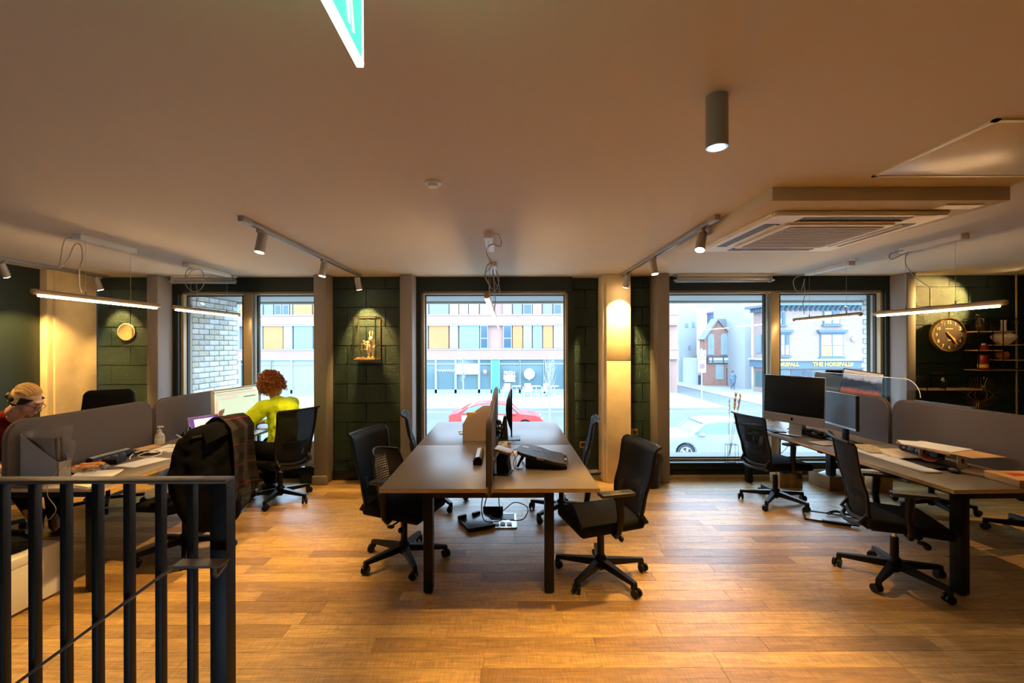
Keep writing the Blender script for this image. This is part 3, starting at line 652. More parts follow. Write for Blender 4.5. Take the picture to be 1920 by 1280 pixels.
def downlight(x,y,label,pw=P_DOWN):
    r=thing('ceiling_downlight',label,'ceiling light',(x,y,CEZ),0,'cylinder downlights')
    obj('housing',G().lathe([(.035,-.178),(.037,-.18),(.037,-.002),(.035,0)],n=28),SPOTG,r)
    obj('bezel',G().lathe([(.031,-.181),(.036,-.181),(.036,-.176),(.031,-.176)],n=28),CHROME,r)
    obj('lens',G().cyl((0,0,-.182),(0,0,-.1785),.027,n=24),LENS,r)
    ld=bpy.data.lights.new('down_light','SPOT'); ld.energy=pw; ld.color=WARM; ld.spot_size=R(80); ld.spot_blend=.7; ld.shadow_soft_size=.025
    lo=bpy.data.objects.new('down_light',ld); C.objects.link(lo); lo.parent=r; lo.location=(0,0,-.19)
downlight(.745,1.60,'grey cylinder downlight hanging from the ceiling, lit')
for x,y,lb in ((-2.0,.3,'left'),(2.6,.3,'right'),(5.2,1.4,'far right'),(-4.3,1.2,'far left')): downlight(x,y,'added grey cylinder downlight out of view above the photographer, %s one'%lb,P_DOWN*.09)  # added unseen downlights behind the camera, for more warm room light
def cable(name,pts,r,m,parent,n=5):
    # smooth catmull through points
    P_=[Vector(p) for p in pts]; out=[]
    for i in range(len(P_)-1):
        a=P_[max(i-1,0)];b=P_[i];c=P_[i+1];d=P_[min(i+2,len(P_)-1)]
        for k in range(6):
            t=k/6; out.append(.5*((2*b)+(c-a)*t+(2*a-5*b+4*c-d)*t*t+(3*b-a-3*c+d)*t**3))
    out.append(P_[-1]); return obj(name,G().tube(out,r,n),m,parent)
def pendant(x,y0,y1,z,label,seed,canopy,cablep):
    r=thing('pendant_light',label,'pendant light',(x,(y0+y1)/2,CEZ)); 
    L=(y1-y0); zz=z-CEZ; ym=(y0+y1)/2
    g=G(); g.cyl((0,-L/2,zz),(0,L/2,zz),.021,n=20); g.ball((0,-L/2,zz),.021); g.ball((0,L/2,zz),.021)
    obj('tube',g,BRASSD,r)
    obj('diffuser',G().box((0,0,zz-.022),(.028,L-.07,.020),.006),TUBEL,r)
    obj('canopy',G().bb(-.035,.035,canopy[0]-ym,canopy[1]-ym,-.045,0,.003),WHITEM,r)
    w_=G(); 
    for yy in (canopy[0]+.08,canopy[1]-.03): w_.cyl((0,yy-ym,-.045),(0,yy-ym,zz+.02),.0014,n=5); 
    obj('suspension_wire',w_,ALU,r)
    for yy in (canopy[0]+.08,canopy[1]-.03): obj('wire_grip',G().cyl((0,yy-ym,zz+.018),(0,yy-ym,zz+.045),.006,n=10),SPOTG,r)
    cable('cable',[(a-x,b-ym,c-CEZ) for a,b,c in cablep],.0042,CABG,r)
def A_(px,py,Y): return tuple(at(px,py,Y))
pendant(-3.32,3.2,4.36,2.07,'long lit tube pendant above the leftmost desk, nearest the camera',1,(3.52,4.06),
  [A_(150,448,3.58),A_(123,446,3.6),A_(113,490,3.6),A_(112,500,3.6),A_(128,483,3.62),A_(140,457,3.65),A_(152,458,3.68),A_(155,482,3.7),A_(150,500,3.72),A_(149,530,3.73),A_(153,545,3.72)])
pendant(-3.32,4.55,5.66,2.075,'long lit tube pendant above the left desk in front of the left window',2,(4.72,5.45),
  [A_(365,500,4.8),A_(350,507,4.8),A_(348,530,4.8),A_(360,544,4.8),A_(375,542,4.8),A_(384,525,4.8),A_(378,505,4.8),A_(362,505,4.8),A_(352,518,4.85),A_(366,525,4.9),A_(370,548,4.9),A_(368,574,4.9)])
pendant(-.13,3.17,4.35,2.03,'nearer lit tube pendant over the centre desk, seen end-on',3,(3.5,4.03),
  [A_(917,440,3.55),A_(932,438,3.55),A_(940,450,3.6),A_(938,462,3.6),A_(925,458,3.7),A_(914,465,3.8),A_(914,478,3.8),A_(922,492,3.8),A_(914,497,3.8),A_(910,515,3.8),A_(917,533,3.8),A_(918,548,3.8)])
pendant(-.13,4.6,5.7,2.04,'farther lit tube pendant over the centre desk near the window, seen end-on',4,(4.75,5.3),
  [A_(923,500,4.8),A_(910,512,4.8),A_(912,525,4.85),A_(922,540,4.9),A_(929,545,4.9),A_(936,525,4.9),A_(930,506,4.9),A_(936,535,4.95),A_(938,549,4.95),A_(925,520,4.95),A_(925,505,4.95),A_(929,560,5),A_(926,586,5)])
pendant(3.62,3.3,4.46,1.985,'long lit tube pendant at upper right in front of the clock wall',5,(3.58,4.15),
  [A_(1698,470,4.1),A_(1670,478,4.1),A_(1672,488,4.1),A_(1695,478,4.1),A_(1732,470,4.05),A_(1705,475,4.1),A_(1698,495,4.1),A_(1715,520,4.1),A_(1742,540,4.1)])
pendant(3.62,4.64,5.7,1.995,'long lit tube pendant over the right desk in front of the right window',6,(4.75,5.45),
  [A_(1507,516,5.35),A_(1489,525,5.35),A_(1491,543,5.35),A_(1502,547,5.35),A_(1509,524,5.35),A_(1508,535,5.35),A_(1510,552,5.35),A_(1506,568,5.35),A_(1508,590,5.3)])
# smoke detector, sensors
sd=thing('smoke_detector','small round smoke detector on the ceiling left of centre','smoke detector',(-.385,2.43,CEZ))
obj('base',G().lathe([(.03,-.012),(.044,-.010),(.046,0)],n=28),WHITEP,sd); obj('cap',G().lathe([(.012,-.030),(.026,-.027),(.030,-.012)],n=24),WHITEP,sd)
tag(obj('ceiling_sensor',G().lathe([(.015,-.012),(.03,-.01),(.035,0)],c=(3.55,4.64,CEZ),n=20),WHITEP),'tiny round ceiling sensor between two right-hand pendants','sensor')
# exit sign
es=thing('exit_sign','lit green hanging exit sign with white edges at top of the picture','sign',(-.316,.81,2.295))
Yf=.178; 
obj('panel',G().bb(-.006,.006,-.19,Yf,.006,.24),EXITG,es)
obj('edge',G().bb(-.009,.007,-.2,Yf+.010,-.005,.007,.002).bb(-.009,.007,Yf,Yf+.010,0,.245,.002).bb(-.009,.007,-.2,-.19,0,.245,.002),EXITW,es)
pg=G()
for sgn in (0,1):
    X=.0075
    def q(pts): pg.prism([(a,b) for a,b in pts],'x',X-.001,X)
    q([(.092,.03),(.100,.03),(.078,.12),(.066,.12)]); q([(.118,.028),(.125,.028),(.10,.12),(.09,.12)])
    q([(.066,.11),(.10,.11),(.09,.17),(.06,.17)]); q([(.03,.15),(.06,.165),(.058,.175),(.028,.162)]); 
    break
pg.cyl((.0065,.075,.19),(.0075,.075,.19),.014,n=16)
pg.prism([(-.14,.12),(-.08,.12),(-.08,.15),(-.03,.105),(-.08,.06),(-.08,.09),(-.14,.09)],'x',.0065,.0075)
obj('pictogram',pg,EXITW,es)
obj('bracket',G().bb(-.02,.02,-.16,.14,.24,CEZ-2.295,.004),WHITEP,es)
# access hatch
hs=thing('ceiling_hatch','flush access hatch panel in the ceiling at upper right','hatch',(2.4,2.06,CEZ))
obj('frame',G().bb(-.5,.5,-.30,-.28,-.008,0).bb(-.5,.5,.28,.30,-.008,0).bb(-.5,-.48,-.30,.30,-.008,0).bb(.48,.5,-.30,.30,-.008,0),WHITEM,hs)
obj('door_panel',G().bb(-.475,.475,-.275,.275,-.006,0,.002),mat('satin_hatch_paint',(.74,.68,.58),.28),hs)
obj('lock',G().cyl((-.02,-.25,-.008),(-.02,-.25,-.005),.008),ACD,hs)
# AC cassette with soffit
st('trim_11',G().bb(1.48,2.80,2.52,3.93,2.478,CEZ+.001,.004),CEIL)
ac=thing('air_conditioner','square cream ceiling air conditioning cassette with four slots','air conditioner',(2.13,3.22,2.478))
hw=.53
oct_=[(-hw+.03,-hw),(hw-.03,-hw),(hw,-hw+.03),(hw,hw-.03),(hw-.03,hw),(-hw+.03,hw),(-hw,hw-.03),(-hw,-hw+.03)]
obj('panel',G().prism(oct_,'z',-.03,0,.008),ACM,ac)
obj('inner_frame',G().prism([(a*.66,b*.66) for a,b in oct_],'z',-.042,-.028,.004),ACM,ac)
gr=obj('grille',G().prism([(a*.58,b*.58) for a,b in oct_],'z',-.046,-.04),ACG,ac)
for k in range(30): obj('grille_bar',G().bb(-.29,.29,-.29+k*.02,-.284+k*.02,-.049,-.045),ACM,gr) if k%2==0 else None
for k,(cx,cy,dx,dy) in enumerate(((0,-.43,.66,.10),(0,.43,.66,.10),(-.43,0,.10,.66),(.43,0,.10,.66))):
    s_=obj('air_slot',G().box((cx,cy,-.0305),(dx,dy,.003)),ACD,ac)
    f_=obj('louvre',G().box((cx*.94,cy*.94,-.033),(dx*.96 if dx>dy else .03,dy*.96 if dy>dx else .03,.005),.002,rot=(R(25) if dx>dy else 0,R(25) if dy>dx else 0,0)),ACM,s_)
obj('label',G().bb(.30,.44,-.52,-.495,-.0315,-.0300),PAPER2,ac)
tag(obj('ceiling_patch_cover',G().bb(2.5,2.72,2.58,2.66,2.470,2.478),ACM),'small rectangular cover plate beside the cassette air conditioner','cover plate')
# window blinds rolled up
def blind(x0,x1,label):
    r=thing('roller_blind',label,'blind',((x0+x1)/2,5.62,CEZ),0,'rolled-up window blinds')
    L=x1-x0
    obj('roller_tube',G().cyl((-L/2,0,-.055),(L/2,0,-.055),.026,n=16),ALU,r)
    obj('bottom_rail',G().box((0,-.02,-.09),(L*.99,.02,.02),.004),ALU,r)
    obj('headrail',G().box((0,.01,-.012),(L*1.04,.07,.022),.003),WHITEM,r)
    for s_ in (-1,1):
        obj('bracket',G().box((s_*L/2,-.005,-.055),(.012,.07,.09),.003).cyl((s_*(L/2-.0),-.02,-.075),(s_*(L/2+.04),-.02,-.075),.012),ALU,r)
    return r
blind(2.11,3.27,'rolled-up roller blind above the right window'); blind(-4.1,-3.35,'rolled-up roller blind above the left window')
# ============================================================ DESKS
def desk(name,label,x0,x1,y0,y1,legx,group='shared bench desks',rot=0,piv=None):
    px,py=piv or ((x0+x1)/2,(y0+y1)/2)
    r=thing('bench_desk',label,'desk',(px,py,0),rot,group)
    def B(a,b,c,d,e,f,bev=0,g=None): return (g or G()).bb(a-px,b-px,c-py,d-py,e,f,bev)
    ym=(y0+y1)/2; xm=(x0+x1)/2
    for (a,b) in ((x0,xm-.012),(xm+.012,x1)):
        for (c,d) in ((y0,ym-.001),(ym+.001,y1)):
            t=obj('desk_top',B(a,b,c,d,DZ-.003,DZ,.001),DESK,r)
            obj('desk_edge',B(a+.0006,b-.0006,c+.0006,d-.0006,DZ-TT,DZ-.0032),PLY,t)
    z=DZ-TT
    for yy in (y0+.06,ym,y1-.12):
        obj('cross_beam',B(legx[0],legx[1],yy,yy+.05,z-.055,z-.001,.004),BLK,r)
        if yy!=ym:
            for lx in (legx[0],legx[1]-.062): obj('leg',B(lx,lx+.062,yy-.005,yy+.075,.012,z-.002,.004),BLK,r); obj('foot',B(lx+.006,lx+.054,yy+.008,yy+.055,0,.013),GREYP,r)
    for lx in (legx[0]+.02,legx[1]-.06): obj('side_rail',B(lx,lx+.03,y0+.13,y1-.13,z-.05,z-.005),BLK,r)
    return r
def screens(label_n,label_f,x,y0,y1,rot=0,piv=None,z0=.66,z1=1.168):
    for nm,(a,b) in ((label_n,(y0+.01,(y0+y1)/2-.008)),(label_f,((y0+y1)/2+.008,y1-.03))):
        px,py=piv or (x,(a+b)/2)
        r=thing('desk_divider',nm,'divider screen',(px,py,0),rot,'felt divider screens')
        rad=.13; pts=[(a-py,z0),(b-py,z0)]+[(b-py-rad+rad*math.cos(t),z1-rad+rad*math.sin(t)) for t in [i*PI/16 for i in range(9)]]+[(a-py+rad-rad*math.sin(t),z1-rad+rad*math.cos(t)) for t in [i*PI/16 for i in range(9)]]
        obj('felt_panel',G().prism(pts,'x',x-px-.02,x-px+.02,.014),FELT,r)
        for yy in (a+.2,b-.2): obj('clamp',G().bb(x-px-.026,x-px+.026,yy-py-.03,yy-py+.03,z0-.01,DZ-TT,.003),BLK,r)
d1=desk('bench_desk','double bench desk in the centre with divider screen down its middle',-.845,.625,3.02,5.70,(-.56,.325))
screens('nearer felt divider screen on the centre desk, seen end-on','farther felt divider screen on the centre desk, by the window',-.115,3.04,5.70,z1=1.185)
d2=desk('bench_desk','double bench desk at left where both women work',-4.19,-2.71,3.06,5.70,(-4.0,-2.82))
screens('nearer felt divider screen on left desk behind the magazine file','farther felt divider screen on the left desk behind white monitor',-3.42,3.08,5.72)
RP=(2.925,2.97); RR=R(1.8)
d3=desk('bench_desk','double bench desk at right under two dark monitors',2.925,4.56,2.97,5.66,(3.03,4.45),rot=RR,piv=RP)
screens('nearer felt divider screen at right behind papers on the riser','farther felt divider screen at right behind the grey monitor',3.745,2.99,5.68,rot=RR,piv=RP)
obj('leg',G().bb(3.86-RP[0],3.93-RP[0],5.28-RP[1],5.36-RP[1],0,DZ-TT,.004),BLK,d3)
def RD(u,v,z): # point in the right desk's frame -> world
    c,s=math.cos(RR),math.sin(RR); return Vector((RP[0]+u*c-v*s,RP[1]+u*s+v*c,z))
# ============================================================ CHAIRS
CASTER=None
def make_chair(label,loc,face,top=1.0,arms=True,base_rot=0,group='black mesh task chairs',sw=.47,armz=.68,name='task_chair'):
    r=thing(name,label,'chair',(loc[0],loc[1],0),face,group)
    # base star
    g=G(); g.cyl((0,0,.055),(0,0,.30),.026,n=16); g.lathe([(.045,.07),(.05,.09),(.045,.14),(.03,.16)],n=16)
    b=obj('base',g,BLKP,r)
    for k in range(5):
        a=base_rot-face+2*PI*k/5; c,s=math.cos(a),math.sin(a); n_=Vector((-s,c,0))
        def P_(d,w,z): return Vector((c*d,s*d,z))+n_*w
        g=G(); g.hexa([P_(.02,-.03,.085),P_(.335,-.016,.072),P_(.335,.016,.072),P_(.02,.03,.085),P_(.02,-.025,.135),P_(.335,-.013,.098),P_(.335,.013,.098),P_(.02,.025,.135)])
        g.hexa([P_(.305,-.014,.045),P_(.338,-.014,.045),P_(.338,.014,.045),P_(.305,.014,.045),P_(.305,-.014,.085),P_(.338,-.014,.085),P_(.338,.014,.085),P_(.305,.014,.085)])
        obj('base_arm',g,BLKP,b)
        cx,cy=c*.33,s*.33; sa=random.uniform(0,PI); d=Vector((math.cos(sa),math.sin(sa),0)); o=Vector((cx,cy,.03))+Vector((-d.y,d.x,0))*.012
        g=G(); g.cyl(o-d*.026,o-d*.008,.029,n=16); g.cyl(o+d*.008,o+d*.026,.029,n=16); g.cyl(o-d*.02,o+d*.02,.01); g.cyl((cx,cy,.03),(cx,cy,.07),.009,n=8)
        obj('caster',g,BLKP,r)
    g=G(); g.cyl((0,0,.298),(0,0,.36),.014,n=14); obj('gas_lift',g,CHROME,r)
    g=G(); g.box((-.02,0,.385),(.30,.20,.06),.012); g.box((.10,.0,.36),(.09,.14,.09),.02); g.cyl((.05,-.10,.37),(.05,-.26,.37),.007); g.ball((.05,-.27,.37),(.03,.02,.012)); g.cyl((-.03,.10,.37),(-.03,.24,.37),.007); g.ball((-.03,.25,.37),(.016,.025,.022))
    g.ball((.1,-.21,.33),(.022,.03,.022))
    obj('mechanism',g,BLKP,r)
    t=bmesh.new(); 
    g=G(); g.box((.01,0,.45),(.48,.49,.075),.03,seg=3)
    for v in g.bm.verts:
        x=v.co.x
        if x>.12: v.co.z-=(x-.12)**2*.9
        k=1-max(0,-x-.05)*.25; v.co.y*=k; v.co.z-=.25*abs(x+.05)**2
    obj('seat',g,BLKF,r)
    # back: profile in (x,z)
    z0=.455; hh=top-z0
    def prof(t):
        # t 0 bottom..1 top
        x=-.225-.035*math.sin(t*PI*.55)-.065*t+ .014*math.exp(-((t-.32)/.16)**2)
        z=z0+hh*t
        if t>.93: x-=.9*(t-.93)**1*.55; z=z0+hh*(.93+(t-.93)*.45)
        return x,z
    def wid(t): return (.205+.03*t-.03*max(0,.25-t)*2)*(sw/.47)
    def back(u,v):
        x,z=prof(v); y=(u-.5)*2*(wid(v)-.012); x+= .035*abs(2*u-1)**2-.012
        return (x,y,z)
    bk=obj('backrest',G().grid(back,10,22,.006),MESHB,r,smooth=60)
    fr=G(); ts=[i/20 for i in range(21)]
    for s_ in (-1,1):
        fr.tube([(prof(t)[0]+.015,s_*wid(t),prof(t)[1]) for t in ts],[.014-.004*t for t in ts],8)
    xt,ztp=prof(1.0); fr.tube([(xt+.015-.03*(1-(k/6-1)**2),(k/6-1)*wid(1),ztp) for k in range(13)],.009,8)
    x0,zz0=prof(0); fr.tube([(x0+.015-.05*(1-(k/6-1)**2),(k/6-1)*wid(0),zz0-.02*(1-(k/6-1)**2)) for k in range(13)],.016,8)
    obj('back_frame',fr,BLKP,r)
    yk=G()
    for s_ in (-1,1):
        yk.tube([(-.12,s_*.06,.385),(-.20,s_*.13,.395),(-.262,s_*.185,.44),(x0+.01,s_*wid(0),zz0+.05)],[.02,.018,.016,.012],8)
    yk.tube([(-.235,-.175,.425),(-.29,-.09,.405),(-.30,0,.40),(-.29,.09,.405),(-.235,.175,.425)],.014,8)
    obj('back_yoke',yk,BLKP,r)
    lb_=G()
    for k in range(5):
        t=.24+k*.03; x,z=prof(t); lb_.tube([(x-.028+.035*abs(j/4-1)**2,(j/4-1)*.15,z) for j in range(9)],.005,5)
    obj('lumbar_band',lb_,BLKP,r)
    if arms:
        for s_ in (-1,1):
            g=G(); g.tube([(.0,s_*.13,.40),(.0,s_*.24,.385),(-.005,s_*.265,.42),(-.02,s_*.265,.52),(-.01,s_*.262,armz-.02)],[.018,.02,.022,.024,.028],8)
            a_=obj('armrest',g,BLKP,r); obj('arm_pad',G().box((.01,s_*.262,armz),(.25,.085,.026),.011,seg=3),GREYP,a_)
    return r
make_chair('black mesh chair at near left corner of the centre desk, lumbar support on it',(-.80,3.57),R(-18),1.03,True,R(8))
make_chair('black mesh chair on the left side of the centre desk by the window',(-.74,4.87),R(11),.99,False,R(16))
make_chair('black mesh armchair at near right corner of the centre desk',(.69,3.32),R(194),.985,True,R(13))
make_chair('black mesh chair on the right side of the centre desk by the window',(.55,4.52),R(170),.985,False,R(6))
make_chair('black mesh chair turned to the right desk in front of the dark desktop computer',(2.87,4.85),R(9),.965,True,R(10))
make_chair('black mesh chair at near corner of the right desk, facing the papers',(2.79,3.27),R(-20),1.02,True,R(-1))
make_chair('black chair pushed under the near right corner at frame edge',(4.62,3.95),R(190),.98,True,R(215))
make_chair('black chair on the far side of right desk, its base showing underneath',(4.32,4.62),R(175),.98,False,R(-45+15))
make_chair('black mesh chair the woman in yellow sits on',(-2.47,4.98),R(150),1.04,False,R(54))
make_chair('black chair with a dark coat and tartan scarf over its back',(-2.62,3.72),R(166),1.02,False,R(15))
make_chair('black chair under the woman in red at far left',(-4.50,3.87),R(-3),.98,False,R(10))
# rounded executive-type chair
r=thing('office_chair','dark round-backed chair rising behind the left divider screen','chair',(-4.34,4.98,0),R(-52))
g=G(); g.box((-.02,0,.93),(.10,.52,.56),.048,seg=4)
for v in g.bm.verts:
    if v.co.z>1.05: v.co.y*=1-(v.co.z-1.05)*1.6
    v.co.x-=.05*(v.co.z-.8)-.25*v.co.y**2
obj('backrest',g,FELTB,r); obj('seat',G().box((.24,0,.48),(.5,.52,.10),.04,seg=3),FELTB,r)
obj('back_bar',G().tube([(-.02,0,.70),(-.06,0,.5),(.1,0,.4)],.02,8),BLKP,r); obj('gas_lift',G().cyl((.22,0,.1),(.22,0,.44),.02),BLKP,r)
for k in range(5):
    a=k*2*PI/5; obj('base_arm',G().box((.22+.16*math.cos(a),.16*math.sin(a),.09),(.32,.04,.03),.008,rot=(0,0,a)),BLKP,r); obj('caster',G().cyl((.22+.31*math.cos(a)-.02*math.sin(a),.31*math.sin(a)+.02*math.cos(a),.03),(.22+.31*math.cos(a)+.02*math.sin(a),.31*math.sin(a)-.02*math.cos(a),.03),.03),BLKP,r)
# lumbar support leaning on the first chair's backrest
ls=thing('lumbar_support','black mesh lumbar support leaning against near left chair of the centre desk','lumbar support',(-.945,3.60,.50),R(-18))
def lsf(u,v):
    y=(u-.5)*.40*(1-.35*max(0,v-.6)**2*4); return (-.03-.07*v+.10*abs(2*u-1)**2, y, .03+.31*v+.03*math.sin(u*PI)*v)
obj('shell',G().grid(lsf,12,10,.008),GREYP,ls,smooth=60)
fr=[lsf(u/10,1) for u in range(11)]+[lsf(1,1-v/8) for v in range(1,9)]+[lsf(1-u/10,0) for u in range(1,11)]+[lsf(0,v/8) for v in range(1,8)]
obj('frame',G().tube(fr,.007,6,True),GREYP,ls)
g=G()
for k in range(13):
    z=.06+k*.019; g.tube([(lsf(.30+.05*j,(z-.03)/.31)[0]+.012,(.30+.05*j-.5)*.40,z) for j in range(9)],.0022,4)
for k in range(9):
    u=.30+.05*k; g.tube([(lsf(u,t)[0]+.010,lsf(u,t)[1],lsf(u,t)[2]) for t in (.1,.3,.5,.7,.85)],.0022,4)
obj('mesh_grid',g,ALU,ls)
# ============================================================ RAILING
rl=thing('stair_railing','black metal stair railing in the left foreground with flat top rail','railing',(-1.25,2.0,0))
def RO(n_,g,m=BLK,p=rl): return obj(n_,g,m,p)
O=Vector((-1.25,2.0,0))
def rb(a,b,c,d,e,f,bev=.002): return G().bb(a-O.x,b-O.x,c-O.y,d-O.y,e,f,bev)
RAILM=mat('lit_black_railing_metal',(.11,.08,.055),.42,.1); RO('top_rail',rb(-3.6,-1.215,1.972,2.042,1.085,1.10),RAILM)  # railing metal lightened and browned: lamplight on the top faces painted into the colour
POSTM=mat('black_railing_metal',(.012,.010,.008),.45,spec=.3); RO('end_post',rb(-1.285,-1.213,1.973,2.041,-.3,1.085),POSTM)
for k in range(15):
    x=-1.394-.1385*k; RO('baluster',rb(x,x+.028,1.985,2.02,-.3,1.086,.001),POSTM)
RO('bottom_rail',rb(-3.6,-1.24,1.985,2.02,-.02,.03),POSTM)
hr=thing('handrail','thin sloping metal handrail in front of the balusters, flat at its top','handrail',(-1.3,1.9,.78))
o2=Vector((-1.3,1.9,.78))
def hp(x,y,z): return (x-o2.x,y-o2.y,z-o2.z)
zt=.782
g=G(); g.hexa([hp(*p) for p in ((-1.37,1.862,zt-.01),(-1.172,1.862,zt-.01),(-1.172,1.927,zt-.01),(-1.37,1.927,zt-.01),(-1.37,1.862,zt),(-1.172,1.862,zt),(-1.172,1.927,zt),(-1.37,1.927,zt))])
a=Vector((-1.37,0,zt)); b=Vector((-3.0,0,zt-1.63*.74))
g.hexa([hp(*p) for p in ((b.x,1.862,b.z-.012),(a.x,1.862,a.z-.012),(a.x,1.927,a.z-.012),(b.x,1.927,b.z-.012),(b.x,1.862,b.z),(a.x,1.862,a.z),(a.x,1.927,a.z),(b.x,1.927,b.z))])
obj('rail',g,RAILM,hr)
obj('bracket',G().tube([hp(-1.215,1.895,zt-.01),hp(-1.215,1.895,zt-.05),hp(-1.215,1.905,zt-.064),hp(-1.215,1.972,zt-.045)],.008,8),RAILM,hr)
# ============================================================ DESK ITEMS
def power_module(x,y,rz,label,L=.36):
    r=thing('desk_power_module',label,'power strip',(x,y,DZ),rz)
    obj('body',G().prism([(-.035,0),(.035,0),(.035,.03),(.018,.062),(-.012,.068),(-.035,.05)],'y',-L/2,L/2,.004),BLKP,r)
    obj('top_cap',G().prism([(-.036,.048),(-.012,.0695),(.019,.0635),(.019,.058),(-.012,.064),(-.036,.045)],'y',-L/2+.004,L/2-.004),SPOTG,r)
    obj('switch',G().box((.0335,-L/2+.055,.032),(.008,.022,.016),.002,rot=(0,R(-25),0)),RED,r)
    for k in range(3):
        s_=obj('socket',G().box((.033,-L/2+.12+k*.072,.033),(.006,.055,.034),.002,rot=(0,R(-25),0)),GREYP,r)
        obj('pin_hole',G().box((.036,-L/2+.12+k*.072,.038),(.004,.008,.006)).box((.037,-L/2+.108+k*.072,.028),(.004,.006,.006)).box((.037,-L/2+.132+k*.072,.028),(.004,.006,.006)),ACD,s_)
    return r
power_module(-3.30,3.79,R(-2),'black desk socket strip with red switch under left divider screen')
power_module(-.225,3.78,R(180),'black desk socket strip on the left half of the centre desk',.34)
power_module(-.030,3.93,0,'black desk socket strip on the cluttered right half of centre desk',.36)
q=RD(.70,.95,0); power_module(q.x,q.y,RR+R(180),'black desk socket strip with red switch under the paper riser',.36)
def paper(name,label,cx,cy,z,w,h,rz,m=PAPER,th=.002,cat='paper',group=None,curl=0,n=1):
    r=None
    g=G(); g.grid(lambda u,v:((u-.5)*w,(v-.5)*h,curl*(abs(2*v-1)**3)*.03+curl*.01*u),6,6,th)
    o=obj(name,g,m,smooth=40); o.location=(cx,cy,z+th); o.rotation_euler=(0,0,rz); return tag(o,label,cat,group)
# --- left desk
mf=thing('magazine_file','grey and white magazine file full of plastic sleeves behind the railing','magazine file',(-3.235,3.20,DZ))
T=.003
side=[(-.132,0),(.132,0),(.132,.15),(-.132,.345)]
FILEM=mat('warm_grey_board',(.42,.39,.35),.6)
obj('shell',G().prism(side,'y',-.048,-.045).prism(side,'y',.045,.048).bb(.129,.132,-.048,.048,0,.15).bb(-.132,-.129,-.048,.048,0,.345).bb(-.132,.132,-.048,.048,0,.003),FILEM,mf)
sl=G(); 
for k in range(4): sl.grid(lambda u,v,k=k:(-.118+u*.235+v*.02*k-.02*v,-.035+.02*k+.012*math.sin(u*5+k)*v,.02+v*(.345+.01*k)),8,6,.0008)
tag(obj('plastic_sleeve',sl,CLEARP),'clear punched plastic sleeves sticking out of the magazine file','plastic sleeve').location=(-3.235,3.20,DZ)
sl=G()
for k in range(2): sl.grid(lambda u,v,k=k:(.03+u*.10+v*.035+.02*k,-.01+.02*k+.03*math.sin(v*3),.10+v*(.24-.05*k)),4,6,.001)
o=tag(obj('plastic_sleeve',sl,CLEARP),'bent clear sleeves fanning out at right end of the magazine file','plastic sleeve'); o.location=(-3.235,3.20,DZ)
o=tag(obj('document_bundle',G().box((0,0,0),(.225,.05,.30),.004,rot=(0,R(0),0)),mat('grey_brown_document',(.15,.12,.10),.6)),'brown-grey documents standing inside the magazine file','documents'); o.location=(-3.245,3.20,DZ+.165)
cable('cable',[A_(115,845,3.24),A_(125,850,3.2),A_(126,862,3.16),A_(118,873,3.13),A_(102,886,3.10),A_(90,905,3.04),A_(88,918,3.03),A_(90,930,3.03),A_(104,950,3.03),A_(98,965,3.05),A_(90,972,3.1)],.0025,CABG,None); tag(bpy.context.scene.collection.objects[-1],'thin grey cable hanging over near edge of the left desk','cable')
sn=thing('snack_tray','orange snack in a clear tray near the magazine file','food',(-3.19,3.46,DZ),R(14))
obj('tray',G().box((0,0,.010),(.22,.17,.018),.006),BLKP,sn); 
g=G(); rr=random.Random(5)
for k in range(16): g.ball((rr.uniform(-.08,.08),rr.uniform(-.06,.06),.03+rr.uniform(0,.018)),(.03,.026,.016),8,rot=(0,0,rr.uniform(0,3)))
obj('snack',g,ORG,sn); obj('wrapper',G().grid(lambda u,v:((u-.5)*.24,(v-.5)*.19,.045+.014*math.sin(u*9)*math.cos(v*7)-.03*abs(2*u-1)**4-.02*abs(2*v-1)**4),10,10,.0006),CLEARP,sn)
sn2=thing('snack_packet','small orange snack packet half hidden behind the magazine file','food',(-3.26,3.60,DZ),R(40)); obj('packet',G().ball((0,0,.02),(.07,.045,.02),14),ORG,sn2)
tag(obj('charger_block',G().box((0,0,.022),(.10,.13,.044),.005),BLKP,loc=(-3.20,3.72,DZ),rot=(0,0,R(12))),'black power adapter block in front of the left socket strip','adapter')
paper('paper_sheet','white printed sheet lying alone on the left desk',-2.98,3.74,DZ,.21,.30,R(-14))
paper('paper_pile','loose white papers by the near edge of the left desk',-3.02,3.31,DZ,.30,.22,R(12),th=.008,curl=.4)
paper('paper_pile','cream papers overhanging near end of the left desk, seen under the top rail',-3.02,3.12,DZ,.30,.16,R(5),m=PAPER2,th=.006)
nb=thing('notebook_stack','slim notebooks at near end of left desk, below top rail level','notebooks',(-2.85,3.12,DZ),R(-20)); obj('notebook',G().box((0,0,.006),(.20,.15,.010),.001),WHITEP,nb); obj('notebook',G().box((.01,0,.016),(.19,.14,.008),.001),PAPER2,nb)
paper('paper_pile','jumble of white papers in front of the sanitiser bottle',-3.16,4.15,DZ,.20,.30,R(-18),th=.010,curl=.5)
paper('paper_sheet','slim white leaflet beside cable coil on the left desk',-3.02,4.22,DZ,.10,.26,R(-25),th=.004)
o=tag(obj('orange_envelope',G().box((0,0,.014),(.09,.20,.018),.004),KRAFT,loc=(-3.28,4.16,DZ+.008),rot=(0,R(8),R(-10))),'folded orange-brown envelope leaning on papers near sanitiser','envelope')
